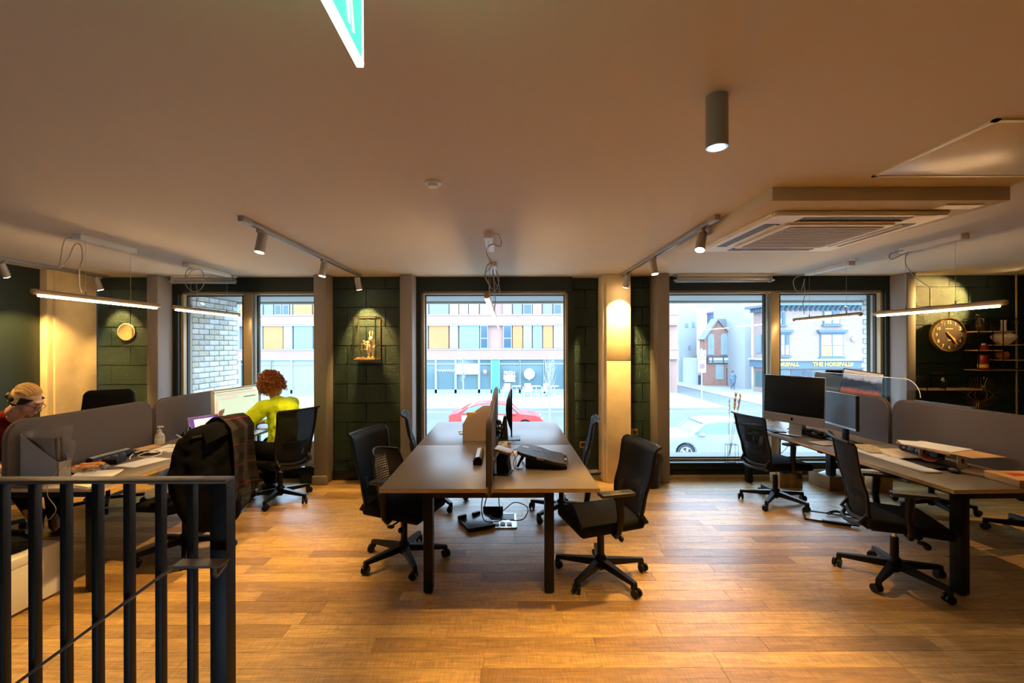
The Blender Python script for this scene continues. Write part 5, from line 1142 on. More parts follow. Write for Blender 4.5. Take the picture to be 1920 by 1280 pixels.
# under/around the right desk
cbx=thing('cardboard_box','upright cardboard box with red print under the far end of right desk','box',(3.37,5.48,0),R(-4))
obj('carton',G().box((0,0,.14),(.26,.24,.28),.003),CARD,cbx); obj('red_print',G().box((.03,-.121,.24),(.13,.002,.035)),RED,cbx); obj('flap',G().box((.07,-.08,.30),(.12,.08,.003),rot=(R(35),0,0)),CARD,cbx); obj('tape',G().box((0,-.121,.14),(.04,.001,.27)),KRAFT,cbx)
cb2=thing('cardboard_box','low open cardboard box heaped with white paper under the right desk','box',(3.93,5.42,0),R(6))
obj('carton',G().bb(-.22,.22,-.16,-.155,0,.16).bb(-.22,.22,.155,.16,0,.16).bb(-.22,-.215,-.16,.16,0,.16).bb(.215,.22,-.16,.16,0,.16).bb(-.22,.22,-.16,.16,0,.005),CARD,cb2)
tag(obj('paper_heap',G().grid(lambda u,v:((u-.5)*.42,(v-.5)*.30,.12+.07*math.sin(u*PI)*math.sin(v*PI)+.01*math.sin(u*17+v*9)),14,12,.01),PAPER,loc=(3.93,5.42,0),rot=(0,0,R(6))),'white crumpled paper heaped in the low box under right desk','paper')
tag(obj('cardboard_box',G().box((0,0,.09),(.2,.3,.18),.003),KRAFT,loc=(4.34,5.35,0),rot=(0,0,R(-12))),'small brown box right of the heap of paper under right desk','box')
ft=thing('floor_panel','black floor box lid with cables lying beside a chair on the floor at right','floor box',(3.10,4.42,0),R(-28))
obj('frame',G().box((0,0,.004),(.34,.26,.006)),mat('pale_insert',(.55,.58,.62),.4),ft); obj('rim',G().bb(-.18,.18,-.14,-.128,0,.014).bb(-.18,.18,.128,.14,0,.014).bb(-.18,-.168,-.14,.14,0,.014).bb(.168,.18,-.14,.14,0,.014),BLKP,ft)
obj('lid',G().box((.10,-.14,.02),(.28,.05,.012),.003),BLKP,ft)
for k in range(2): tag(cable('cable',[(3.16,4.46+.03*k,.02),(3.26,4.50,.03+.01*k),(3.36,4.44+.03*k,.015),(3.50,4.42,.012),(3.62,4.50+.05*k,.012)],.008,CABB,None),('thick black cable leaving the floor lid at right, nearer one','thick black cable leaving the floor lid at right, farther one')[k],'cable')
tag(cable('cable',[RD(.12,1.95,.69),(2.98,4.95,.5),(3.12,4.98,.62),RD(.3,2.1,.70)],.003,CABB,None),'thin black cable sagging under the far end of right desk','cable')
# pampas in wire vase
pv=thing('wire_vase','glass tube in a black wire frame with dried stems on window sill','vase',(2.845,5.735,SZ+.018))
g=G(); w_=.066; h_=.235
for sx_ in (-1,1):
    for sy in (-1,1): g.cyl((sx_*w_,sy*w_*.55,0),(sx_*w_,sy*w_*.55,h_),.0022,n=5)
for z in (0.002,h_):
    for s_ in (-1,1): g.cyl((-w_,s_*w_*.55,z),(w_,s_*w_*.55,z),.0022,n=5); g.cyl((s_*w_,-w_*.55,z),(s_*w_,w_*.55,z),.0022,n=5)
g.cyl((-w_,0,h_),(w_,0,h_),.002,n=5); obj('wire_frame',g,BLK,pv)
obj('glass_tube',G().cyl((-.035,0,.09),(.0,0,h_+.02),.012,n=12),CLEARP,pv)
PAMP=mat('pampas',(.85,.52,.24),.9,var=.3,vscale=30)
for k,(dx,dz,lb) in enumerate(((-.0,.70,'straight pale dried stem, leftmost in the wire vase'),(.085,.76,'bushy dried grass plume, middle one in the wire vase'),(.14,.74,'bushy dried grass plume leaning furthest right'))):
    d=thing('dried_stem',lb,'dried plant',(2.82,5.735,SZ+.12),0,'dried stems in the window')
    tip=Vector((dx,0,dz)); obj('stem',G().tube([(0,0,0),(dx*.6,0,dz*.6),tuple(tip)],.0025,5),PAMP,d)
    g=G(); rr=random.Random(k)
    for j in range(60 if k else 30):
        t=rr.uniform(.74,1); p=tip*t; a=rr.uniform(0,6.28); l=(.05 if k else .02); g.tube([p,p+Vector((math.cos(a)*l*.35,math.sin(a)*l*.35,l))],[.0045,.001],4)
    obj('plume',g,PAMP,d)
# bins, sockets
def bin_(x,y,label):
    r=thing('waste_bin',label,'bin',(x,y,0),0,'black waste bins'); obj('bin_body',G().lathe([(.10,0),(.105,.01),(.135,.36),(.138,.365),(.128,.365),(.10,.03)],n=24),BLKP,r)
    g=G(); rr=random.Random(2); g.lathe([(.139,.30),(.145,.34),(.142,.385),(.125,.375),(.12,.33)],n=16); obj('bin_liner',g,mat('bin_bag',(.02,.02,.02),.25) if 'bin_bag' not in MT else MT['bin_bag'],r)
bin_(1.72,5.42,'black lined waste bin beside the cream concrete column'); bin_(-1.52,5.22,'black waste bin behind the near left chair of the centre desk')
so=thing('wall_socket','brass double wall socket beside cream column','socket',(1.60,5.752,.585)); obj('plate',G().box((0,0,0),(.13,.008,.085),.003),BRASSD,so)
for s_ in (-1,1): f=obj('socket_face',G().box((s_*.032,-.005,0),(.045,.003,.05),.001),GREYP,so); obj('rocker',G().box((s_*.032,-.008,.022),(.012,.004,.016)),BRASS,so)
so2=thing('wall_socket','brass double socket low behind centre window chair at right','socket',(1.02,5.88,.40)); obj('plate',G().box((0,0,0),(.13,.008,.085),.003),BRASSD,so2); obj('socket_face',G().box((0,-.005,0),(.10,.003,.05),.001),GREYP,so2)
# white drawer box under left desk
wbx=thing('storage_box','long low white box on the floor under the left desk near the railing','box',(-3.32,2.92,0),R(-3))
obj('box_body',G().bb(-.32,.27,-.24,.20,0.02,.30,.004),WHITEP,wbx); obj('rim',G().bb(-.325,.275,-.245,.205,.30,.36,.006),WHITEP,wbx)
bg_=thing('black_bag','soft dark bag lying on top of the white storage box','bag',(-3.36,2.95,.36)); o=remesh(obj('bag_body',G().ball((0,0,.03),(.26,.17,.06),18).ball((-.1,.02,.06),(.12,.1,.06)),FELTB,bg_),.012,3); obj('strap',G().tube([(.15,-.1,.05),(.22,-.05,.08),(.24,.05,.05),(.18,.12,.03)],.008,6),BLKP,bg_)
# dark rucksack under woman in yellow
rk=thing('backpack','dark blue patterned backpack on the floor beneath the woman in yellow','backpack',(-2.75,4.62,0),R(10))
o=remesh(obj('bag_body',G().ball((0,0,.2),(.15,.12,.2),18).ball((0,-.06,.14),(.11,.10,.12)),mat('navy_pattern',(.03,.045,.08),.8,var=.9,vscale=25),rk),.012,3); obj('strap',G().tube([(-.06,.0,.38),(-.07,.1,.34),(-.08,.13,.2)],.012,6),BLKP,rk); obj('zip_tag',G().box((.05,-.15,.18),(.03,.006,.05)),WHITEP,rk)
pb_=thing('paper_bag','small pale paper bag with pink print on the left window sill','bag',(-2.44,5.66,.20)); 
obj('bag_panel',G().prism([(-.05,0),(.05,0),(.055,.30),(-.055,.30)],'y',-.04,.04),mat('pale_bag',(.6,.52,.50),.8),pb_); obj('print',G().box((0,-.0415,.12),(.05,.002,.06),.001),mat('pink_print',(.75,.12,.2),.7),pb_)
tag(obj('window_ledge_block',G().bb(-2.52,-2.345,5.57,5.76,0,.20,.004),GREENF),'green boxed ledge end under the left window','ledge')
# ============================================================ WALL ITEMS
mi=thing('wall_mirror','small twelve-sided gold-rimmed mirror on left green wall','mirror',(-4.77,5.725,1.865))
pl=[(.112*math.cos(t*PI/6+.26),.112*math.sin(t*PI/6+.26)) for t in range(12)]
obj('rim',G().prism(pl,'y',-.01,.004,.002),PAPER2,mi); obj('mirror_glass',G().prism([(a*.92,b*.92) for a,b in pl],'y',-.013,-.009),mat('mirror_gold',(.85,.75,.55),.08,1),mi)
# wire shelf with rabbit
ws=thing('wire_shelf','small wire-framed shelf on the green wall holding a rabbit figure','shelf',(-1.71,5.73,1.51))
g=G(); X0,X1,Y0,Y1,ZZ=-.135,.135,-.22,-.01,.525
for x in (X0,X1):
    for y in (Y0,Y1): g.box((x,y,ZZ/2),(.010,.010,ZZ))
for y in (Y0,Y1): g.box((0,y,ZZ),(.27,.008,.008)); g.box((0,y,0),(.27,.008,.008))
for x in (X0,X1): g.box((x,(Y0+Y1)/2,ZZ),(.008,.2,.008)); g.box((x,(Y0+Y1)/2,0),(.008,.2,.008))
obj('wire_frame',g,mat('bronze_wire',(.10,.065,.03),.4,.5),ws); obj('board',G().bb(X0+.004,-.002,Y0,Y1,.004,.018,.001),WOOD,ws); obj('board',G().bb(.002,X1-.004,Y0,Y1,.004,.018,.001),WOOD,ws)
STONE=mat('pale_gold_resin',(.62,.50,.30),.5,bump=.3,bscale=60)
rb_=thing('rabbit_figurine','standing rabbit figurine in a jacket, holding up a lantern','figurine',(-1.655,5.60,1.53))
g=G(); g.ball((0,0,.14),(.045,.036,.06)); g.ball((0,-.005,.19),(.035,.03,.04)); g.ball((0,-.012,.238),(.028,.03,.028)); g.ball((0,-.04,.23),(.014,.014,.012))
g.chain([(-.012,0,.255),(-.016,.004,.30),(-.014,.006,.345)],[.008,.010,.003]); g.chain([(.012,0,.255),(.018,.004,.30),(.018,.006,.342)],[.008,.010,.003])
for s_ in (-1,1): g.chain([(s_*.022,0,.11),(s_*.026,-.015,.06),(s_*.024,-.005,.02)],[.024,.018,.012]); g.ball((s_*.026,-.025,.012),(.016,.035,.012))
g.chain([(-.035,0,.205),(-.065,-.02,.19),(-.08,-.04,.215)],[.014,.011,.010]); g.chain([(.035,0,.20),(.055,-.01,.16),(.035,-.035,.13)],[.014,.012,.009]); g.ball((0,.035,.10),.016)
remesh(obj('body',g,STONE,rb_),.004,1)
g=G(); g.grid(lambda u,v:(.048*math.sin((u-.5)*5.2)*(1+.25*(1-v)),.040*math.cos((u-.5)*5.2)*(1+.2*(1-v)),.10+.11*v),14,6,.003); obj('jacket',g,mat('cream_jacket',(.70,.58,.38),.6),rb_)
g=G(); g.tube([(-.08,-.04,.215),(-.082,-.042,.195)],.002,4); g.prism([(-.11,.165),(-.054,.165),(-.072,.19),(-.092,.19)],'y',-.065,-.02)
for dx in (-.02,.02):
    for dy in (-.018,.018): g.cyl((-.082+dx,-.042+dy,.115),(-.082+dx,-.042+dy,.165),.003,n=5)
g.bb(-.106,-.058,-.066,-.018,.108,.116); obj('lantern',g,STONE,rb_)
obj('plinth',G().box((.0,-.01,.003),(.09,.07,.010),.002),STONE,rb_)
tag(obj('wood_offcut',G().box((0,0,.006),(.10,.12,.010),.001),KRAFT,loc=(-1.78,5.60,1.529),rot=(0,0,R(12))),'flat piece of wood left of the rabbit on the wire shelf','wood')
# clock
ck=thing('wall_clock','round brown wall clock with cream numerals and gold hands','clock',(5.47,5.66,1.80))
FACE=mat('clock_face_brown',(.045,.028,.018),.5); NUM=mat('clock_numeral_cream',(.85,.62,.34),.5); HAND=mat('gold_hand',(.85,.45,.12),.35,.3)
ry=Euler((R(90),0,0)).to_matrix().to_4x4()
obj('case',G().lathe([(.195,.0),(.208,.002),(.212,.05),(.207,.062),(.198,.06),(.198,.045)],n=48,mx=ry).cyl((0,.0,0),(0,.08,0),.06),BRASS,ck)
obj('face',G().cyl((0,-.050,0),(0,-.046,0),.2,n=48),FACE,ck)
for h in range(1,13):
    a=R(90-30*h); text('numeral',str(h),.058,NUM,ck,(.155*math.cos(a),-.052,.155*math.sin(a)),ext=.001)
obj('minute_marks',G().box((0,-.051,0),(0.001,.001,.001)),NUM,ck)
mk=G()
for k in range(60):
    a=2*PI*k/60; mk.box((.19*math.cos(a),-.0515,.19*math.sin(a)),(.010,.001,.002),rot=(0,-a,0))
obj('minute_track',mk,NUM,ck)
def hand(n_,ang,l,w_,tail): obj(n_,G().box(((l-tail)/2*math.sin(ang),-.058,(l-tail)/2*math.cos(ang)),(w_,.003,l+tail),rot=(0,ang,0)),HAND,ck)
hand('minute_hand',R(141),.155,.010,.05); hand('hour_hand',R(131),.10,.013,.02); obj('hand_cap',G().cyl((0,-.062,0),(0,-.05,0),.010),HAND,ck)
obj('dial_lettering',G().box((0,-.051,.075),(.09,.001,.006)).box((0,-.051,-.065),(.04,.001,.008)),NUM,ck)
# wall shelf (right) : frame with staggered boards
def WP(px,py): q=at(px,py,5.62); return q.x,q.z
sh=thing('wall_shelf','black wire wall shelf with staggered wooden boards right of the clock','shelf',(6.15,5.72,1.6))
ox,oz=6.15,1.6
def sb_(n_,g,m): return obj(n_,g,m,sh)
g=G()
xs=[WP(p,600)[0]-ox for p in (1819,1845.5,1864.5,1905)]; zb=[WP(1850,y)[1]-oz for y in (600,623,648,658,676,694)]
for i,x in enumerate(xs):
    for y in (-.2,-.02): g.box((x,y,(zb[0]+zb[5])/2),(.007,.007,zb[0]-zb[5]))
for y in (-.2,-.02): g.box(((xs[0]+xs[3])/2,y,zb[0]),(xs[3]-xs[0],.007,.007)); g.box(((xs[0]+xs[3])/2,y,zb[5]),(xs[3]-xs[0],.007,.007))
for x in (xs[0],xs[3]):
    for z in (zb[0],zb[5]): g.box((x,-.11,z),(.007,.18,.007))
sb_('wire_frame',g,BLK)
def board(a,b,z): sb_('board',G().bb(xs[a]+.004,xs[b]-.004,-.2,-.02,z-.014,z,.001),WOOD)
board(0,1,zb[1]); board(1,3,zb[1]) if 0 else sb_('board',G().bb(xs[1]+.004,xs[1]+.26,-.2,-.02,zb[1]-.014,zb[1],.001),WOOD)
board(2,3,zb[2]); board(0,1,zb[3]); board(1,2,zb[3]); board(2,3,zb[4]); board(0,1,zb[5]); board(1,2,zb[5]); board(2,3,zb[5])
def wpos(px,z): return (WP(px,600)[0],5.61,z+oz)
v=thing('ceramic_vase','cream round vase with a tall narrow neck and bead band','vase',wpos(1880,zb[2])); obj('vase_body',G().lathe([(.03,0),(.06,.01),(.10,.06),(.115,.085),(.11,.11),(.07,.145),(.028,.165),(.024,.26),(.028,.30),(.02,.30)],n=28),CREAMC,v)
g=G()
for k in range(26): a=2*PI*k/26; g.ball((.113*math.cos(a),.113*math.sin(a),.098),.007,6)
obj('bead_band',g,CREAMC,v)
v=thing('metal_jug','dark openwork metal jug on the top right wall shelf','jug',wpos(1838,zb[1])); obj('jug_body',G().lathe([(.04,0),(.055,.03),(.06,.07),(.05,.12),(.035,.15),(.04,.17),(.032,.17)],n=18),mat('dark_bronze',(.06,.045,.03),.35,.7),v); obj('handle',G().tube([(-.035,0,.14),(-.08,0,.17),(-.06,0,.20),(0,0,.19),(.04,0,.15)],.006,6),MT['dark_bronze'],v)
v=thing('glass_carafe','small dark carafe with tall neck beside the metal jug','carafe',wpos(1855,zb[1])); obj('carafe_body',G().lathe([(.025,0),(.035,.02),(.032,.05),(.012,.08),(.012,.12)],n=16),MT['dark_bronze'],v); obj('spout',G().tube([(.01,0,.06),(.05,0,.04),(.07,0,.01)],.006,6),MT['dark_bronze'],v)
v=thing('red_bottle','tall red glass bottle on the lowest board of the right shelf','bottle',wpos(1841,zb[5])); obj('bottle_body',G().lathe([(.045,0),(.05,.01),(.05,.15),(.046,.17),(.03,.18)],n=20),mat('red_glass',(.30,.02,.03),.2),v); obj('label',G().lathe([(.0505,.02),(.051,.022),(.051,.06),(.0505,.062)],n=20),YEL,v)
v=thing('red_bottle','slimmer red bottle right of tall red one','bottle',wpos(1850,zb[5])); obj('bottle_body',G().lathe([(.018,0),(.02,.01),(.02,.15),(.012,.18)],n=16),MT['red_glass'],v)
v=thing('spice_jar','dark jar with white cap on middle left board of right shelf','jar',wpos(1843,zb[3])); obj('jar_body',G().lathe([(.035,0),(.04,.01),(.04,.05),(.03,.06)],n=18),MT['red_glass'],v); obj('jar_cap',G().cyl((0,0,.06),(0,0,.08),.022),WHITEP,v)
v=thing('amber_bowl','amber glass bowl on the second lowest board of the right shelf','bowl',wpos(1877,zb[4])); obj('bowl_body',G().lathe([(.03,0),(.06,.02),(.072,.06),(.06,.095),(.05,.095),(.055,.06),(.03,.02)],n=20),mat('amber_glass',(.35,.12,.03),.2),v)
# lower shelf
s2=thing('wall_shelf','long low black wire shelf with one wooden board below the clock','shelf',(5.6,5.72,1.24))
a,b=WP(1724,730)[0]-5.6,WP(1827,730)[0]-5.6; z0=WP(0,733)[1]-1.24; z1=WP(0,705)[1]-1.24; g=G()
for x in (a,a+.22,b):
    for y in (-.2,-.02): g.box((x,y,(z0+z1)/2),(.007,.007,z1-z0))
for y in (-.2,-.02): g.box(((a+b)/2,y,z1),(b-a,.007,.007)); g.box(((a+b)/2,y,z0),(b-a,.007,.007))
for x in (a,b): g.box((x,-.11,z1),(.007,.18,.007))
obj('wire_frame',g,BLK,s2); obj('board',G().bb(a,a+.215,-.2,-.02,z0,z0+.02,.001),WOOD,s2); obj('board',G().bb(a+.225,b,-.2,-.02,z0,z0+.022,.001),WOOD,s2)
v=thing('flower_pot','small dark pot with white flowers on the low shelf','plant',(WP(1766,730)[0],5.61,z0+1.24+.022)); obj('pot',G().lathe([(.03,0),(.04,.06),(.042,.065)],n=16),BLKP,v); obj('flowers',G().ball((0,0,.10),.018,8).ball((.025,0,.085),.014,8).ball((-.01,-.01,.12),.014,8),WSIGN,v); obj('stems',G().cyl((0,0,.05),(0,0,.1),.003).cyl((.005,0,.05),(.025,0,.085),.003),DGRN,v)
v=thing('decor_branch','dark seed-pod ornament on top of the low shelf','ornament',(WP(1757,704)[0],5.62,z1+1.24+.004)); g=G()
for k in range(7): g.ball((-.06+.02*k,0,.015+.01*(k%2)),.012,6)
g.tube([(-.07,0,.008),(.07,0,.008)],.005,5); obj('pods',g,MT['dark_bronze'],v)
# eye mirror
ey=thing('eye_ornament','gold wire wall ornament shaped like an eye with lashes','wall decoration',(WP(1851,744)[0],5.70,WP(1851,744)[1]))
g=G(); N=24
def lid_(s,h): return [(-.165+.33*k/N,0,s*h*math.sin(PI*k/N)) for k in range(N+1)]
g.tube(lid_(1,.085),.004,5); g.tube(lid_(-1,.085),.004,5)
obj('eye_outline',g,BRASS,ey); obj('iris_ring',G().tube([(.078*math.cos(t*PI/16),-.004,.078*math.sin(t*PI/16)) for t in range(32)],.005,5,True),BRASS,ey); obj('mirror_glass',G().cyl((0,-.003,0),(0,.0,0),.075,n=32),mat('dark_mirror',(.25,.2,.15),.1,1),ey)
g=G()
for s_ in (1,-1):
    for k in range(17):
        t=.08+.84*k/16; x=-.165+.33*t; z=s_*.085*math.sin(PI*t); a=math.atan2(z*1.3,x*1.1) ; l=.13 if s_>0 else .07
        d=Vector((math.cos(a),0,math.sin(a))); p=Vector((x,0,z)); g.cyl(p+d*.012,p+d*(.012+l),.0025,n=5)
obj('lashes',g,BRASS,ey)
q=at(1900,784,4.0); v=thing('potted_plant','dull reddish foliage peeking above the right divider at frame edge','plant',(q.x,q.y,DZ))
obj('pot',G().lathe([(.05,0),(.065,.12),(.068,.125),(.06,.12)],n=18),BLKP,v); g=G(); rr=random.Random(4)
for k in range(40):
    a=rr.uniform(0,6.28); l=rr.uniform(.03,.12); p=Vector((math.cos(a)*l,math.sin(a)*l,rr.uniform(.24,.33))); g.cyl((0,0,.11),p,.002,n=4); g.ball(p,(.018,.018,.01),6)
obj('foliage',g,mat('dull_red_leaves',(.16,.05,.04),.9),v)
# ============================================================ PEOPLE
SKIN=mat('skin',(.50,.27,.17),.5,bump=.05,bscale=200); LIP=mat('lip',(.5,.16,.13),.5); EYEW=mat('eye_white',(.8,.78,.74),.3)
TROU=mat('dark_trousers',(.005,.005,.006),.9,spec=.1,bump=.2,bscale=200); SHOE=mat('dark_shoe',(.012,.012,.014),.6)
def hand(g,wrist,dirv,palm_n,curl=.7,side=1,s=1.0):
    # palm + five fingers; dirv points to the fingers, palm_n is the palm's normal
    d=Vector(dirv).normalized(); n=Vector(palm_n); n=(n-d*n.dot(d)).normalized(); a=d.cross(n)*side
    W=Vector(wrist)
    g.chain([W,W+d*.03*s],[.024*s,.026*s])
    for k in range(4):
        o=(k-1.5)*.019*s; b=W+d*(.03*s)+a*o*.7; kn=W+d*(.082*s-.004*abs(k-1.2))+a*o
        g.chain([b,kn],[.015*s,.0105*s])
        L=(.070,.078,.073,.058)[k]*s; p=kn; dr=d.copy(); r=.0092*s
        for j,f in enumerate((.45,.3,.25)):
            c=curl*(.5,.9,.8)[j]; dr=(dr*math.cos(c)+n*math.sin(c)).normalized() if j==0 else (dr+n*math.tan(min(c,1.2))*.9).normalized()
            q=p+dr*L*f; g.cap(p,q,r,r*.92,8); p=q; r*=.92
    t0=W+d*.02*s-a*.022*s; t1=t0+(d*.5-a*.75+n*.35).normalized()*.038*s; t2=t1+(d*.8-a*.1+n*.55).normalized()*.032*s; t3=t2+(d*.9+n*.6).normalized()*.024*s
    g.chain([t0,t1,t2,t3],[.014*s,.012*s,.0105*s,.009*s],8)
def head(g,c,fwd,up,s=1.0):
    f=Vector(fwd).normalized(); u=Vector(up); u=(u-f*u.dot(f)).normalized(); l=u.cross(f)
    M3=Matrix((f,l,u)).transposed(); rot=M3.to_euler(); c=Vector(c)
    def P(a,b,h): return c+(f*a+l*b+u*h)*s
    def E(a,b,h,r): g.ball(P(a,b,h),tuple(x*s for x in r),16,rot=rot)
    E(-.018,0,.028,(.092,.074,.085)); E(.022,0,-.005,(.066,.062,.085)); E(.035,0,-.055,(.048,.046,.045)); E(.066,0,-.088,(.018,.020,.016)); E(.035,.03,-.035,(.04,.03,.04)); E(.035,-.03,-.035,(.04,.03,.04))
    E(.070,0,.03,(.022,.045,.014))
    g.cap(P(.083,0,.015),P(.108,0,-.028),.008*s,.013*s,8); E(.098,.011,-.030,(.010,.007,.007)); E(.098,-.011,-.030,(.010,.007,.007))
    E(.088,0,-.055,(.009,.021,.005)); E(.086,0,-.064,(.010,.018,.006))
    for b in (-1,1): E(-.005,b*.077,-.008,(.018,.008,.030))
    g.cap(P(-.03,0,-.05),P(-.055,0,-.12),.045*s,.048*s)
    return P,rot
def facebits(P,rot,par,closed=False):
    for b in (-1,1):
        g=G().ball(P(.079,b*.030,-.002),(.011,.012,.010),12,rot=rot); obj('eye',g,SKIN if closed else EYEW,par)
        if closed: obj('eyelash',G().tube([P(.086,b*.018,-.006),P(.090,b*.03,-.010),P(.084,b*.042,-.006)],.0018,5),BLKP,par)
        else: obj('iris',G().ball(P(.0885,b*.030,-.003),(.003,.0055,.0055),10,rot=rot),BLKP,par)
        obj('eyebrow',G().tube([P(.086,b*.014,.017),P(.088,b*.03,.022),P(.078,b*.045,.017)],.003,5),mat('brow',(.12,.06,.03),.8) if 'brow' not in MT else MT['brow'],par)
    obj('lips',G().ball(P(.091,0,-.0555),(.007,.019,.0035),12,rot=rot).ball(P(.090,0,-.063),(.007,.016,.004),12,rot=rot),LIP,par)
# ---------- woman in yellow
w2=thing('person','woman with curly ginger hair in a bright yellow sweater, gripping the white monitor','person')
PEL=Vector((-2.45,4.985,.60)); 
sp=[PEL,Vector((-2.43,4.98,.78)),Vector((-2.46,5.0,.96)),Vector((-2.54,5.04,1.09))]
hc=Vector((-2.655,5.09,1.245)); fw=Vector((-.80,.30,-.42)); 
b=G(); b.chain(sp,[.14,.12,.125,.055]); b.chain([sp[3],hc+Vector((.03,-.01,-.06))],[.052,.045])
P,rot=head(b,hc,fw,(-.3,.1,1))
LS_=[Vector((-2.60,4.88,1.02)),Vector((-2.80,4.80,.82)),Vector((-3.085,4.93,.905))]
RS_=[Vector((-2.44,5.18,1.03)),Vector((-2.60,5.36,.82)),Vector((-2.86,5.38,.79))]
for A in (LS_,RS_): b.chain([sp[2]+Vector((0,0,.05))]+A,[.09,.055,.04,.026])
hand(b,LS_[2],(-.55,.55,.35),(.25,.75,.2),1.0,1,.98); hand(b,RS_[2],(-1,.0,-.1),(0,0,-1),.5,-1,.98)
LL=[Vector((-2.45,4.87,.55)),Vector((-2.82,5.02,.56)),Vector((-2.83,5.05,.10))]; RL=[Vector((-2.38,5.05,.55)),Vector((-2.72,5.24,.56)),Vector((-2.74,5.28,.10))]
for A in (LL,RL): b.chain([PEL]+A,[.12,.095,.062,.042]); b.cap(A[2],A[2]+Vector((-.14,.07,-.05)),.04,.03)
remesh(obj('body',b,SKIN,w2),.0055,2)
facebits(P,rot,w2)
YSW=mat('yellow_knit',(.68,.95,.012),.9,bump=.3,bscale=120,var=.06,vscale=20)
g=G(); g.chain([PEL+Vector((-.01,0,.04))]+sp[1:3],[.145,.15,.155]); g.ball(sp[2]+Vector((.01,0,.04)),(.15,.20,.12),rot=(0,0,R(60))); g.cap(sp[2]+Vector((0,0,.06)),sp[3]+Vector((0,0,-.02)),.11,.075)
for A in (LS_,RS_):
    m1=A[0].lerp(A[1],.5); m2=A[1].lerp(A[2],.45); g.chain([sp[2]+Vector((-.02,0,.06)),A[0],m1,A[1]+Vector((0,0,-.015)),m2,A[1].lerp(A[2],.80)],[.10,.082,.088,.085,.072,.038])
o=remesh(obj('sweater',g,YSW,w2),.009,5)
m=o.modifiers.new('folds','DISPLACE'); tx=bpy.data.textures.new('sweater_folds','CLOUDS'); tx.noise_scale=.09; m.texture=tx; m.strength=.022; m.mid_level=.5
g=G()
for A in (LL,RL): g.chain([PEL]+A[:2]+[A[2]+Vector((0,0,.04))],[.15,.115,.082,.07])
remesh(obj('trousers',g,TROU,w2),.010,4)
for A in (LL,RL): obj('shoe',G().chain([A[2]+Vector((.02,-.01,-.05)),A[2]+Vector((-.07,.035,-.055)),A[2]+Vector((-.16,.08,-.065))],[.045,.043,.034]),SHOE,w2)
HAIR2=mat('ginger_hair',(.40,.12,.025),.5,bump=.4,bscale=150,var=.45,vscale=60)
g=G(); f_=fw.normalized(); u_=Vector((-.3,.1,1)); u_=(u_-f_*u_.dot(f_)).normalized(); l_=u_.cross(f_)
def HP(a,b_,h): return hc+f_*a+l_*b_+u_*h
g.ball(HP(-.035,0,.035),(.108,.105,.10),20,rot=rot); g.ball(HP(-.06,0,-.035),(.092,.112,.10),18,rot=rot)
for s_ in (-1,1): g.ball(HP(-.02,s_*.075,-.02),(.06,.035,.085),14,rot=rot)
rr=random.Random(11)
for k in range(620):
    th=rr.uniform(0,2*PI); ph_=rr.uniform(-.75,1.5)
    ww=1+.16*max(0,-math.sin(ph_)); a=-.04+.118*ww*math.cos(ph_)*math.cos(th); bb=.118*ww*math.cos(ph_)*math.sin(th); h=.03+.115*math.sin(ph_)
    if a>.045 and h<.07: continue
    if a>-.0 and h<.02 and abs(bb)<.075: continue
    p=HP(a,bb,h)+Vector((rr.gauss(0,.006),rr.gauss(0,.006),rr.gauss(0,.004))); o_=(p-HP(-.035,0,.0)).normalized(); t1=o_.cross(u_).normalized(); pts=[]
    q0=rr.uniform(0,6.28); Lc=rr.uniform(.05,.085); rad=rr.uniform(.010,.019)
    for j in range(11):
        t=j/10; ang=q0+t*9; down=-u_*Lc*t+o_*(.006+.012*t)*1.0
        pts.append(p+down+(t1*math.cos(ang)+o_*math.sin(ang))*rad)
    g.tube(pts,[.003,.004,.0045,.0045,.0045,.0045,.0045,.004,.0035,.0025,.001],4)
obj('hair',g,HAIR2,w2,smooth=80)
# ---------- woman in red
w1=thing('person','woman with swept-back blonde hair, glasses and dark red top at far left','person')
PEL=Vector((-4.52,3.86,.58)); sp=[PEL,Vector((-4.46,3.86,.76)),Vector((-4.33,3.84,.93)),Vector((-4.14,3.80,1.07))]
hc=Vector((-3.93,3.74,1.232)); fw=Vector((.84,.22,-.48)); 
b=G(); b.chain(sp,[.14,.12,.125,.055]); b.chain([sp[3],hc+Vector((-.04,.01,-.05))],[.054,.046])
HS=1.0; P,rot=head(b,hc,fw,(.25,0,1),HS)
SA=[Vector((-4.16,3.62,1.04)),Vector((-4.14,3.45,.84)),Vector((-3.90,3.44,.775))]; SB=[Vector((-4.18,4.0,.97)),Vector((-4.05,4.12,.84)),Vector((-3.80,4.0,.775))]
for A in (SA,SB): b.chain([sp[2]+Vector((0.03,0,.05))]+A,[.09,.056,.042,.026])
hand(b,SA[2],(1,.1,-.05),(0,0,-1),.35,1,.98); hand(b,SB[2],(1,-.2,-.05),(0,0,-1),.35,-1,.98)
LL=[Vector((-4.42,3.76,.54)),Vector((-4.02,3.74,.56)),Vector((-4.15,4.02,.13))]; RL=[Vector((-4.42,3.96,.54)),Vector((-4.00,4.02,.56)),Vector((-4.12,4.16,.10))]
for A in (LL,RL): b.chain([PEL]+A,[.12,.095,.062,.042]); b.cap(A[2],A[2]+Vector((.10,-.08,-.05)),.04,.03)
remesh(obj('body',b,SKIN,w1),.0055,2); facebits(P,rot,w1,True)
REDT=mat('dark_red_knit',(.12,.008,.005),.9,spec=.1,bump=.25,bscale=100)
g=G(); g.chain(sp[:3],[.165,.155,.155]); g.ball(sp[2]+Vector((.02,0,.05)),(.15,.20,.12)); g.cap(sp[2]+Vector((.02,0,.07)),sp[3]+Vector((-.01,0,.01)),.12,.082); g.ball(sp[3]+Vector((-.08,-.06,.0)),(.10,.13,.085))
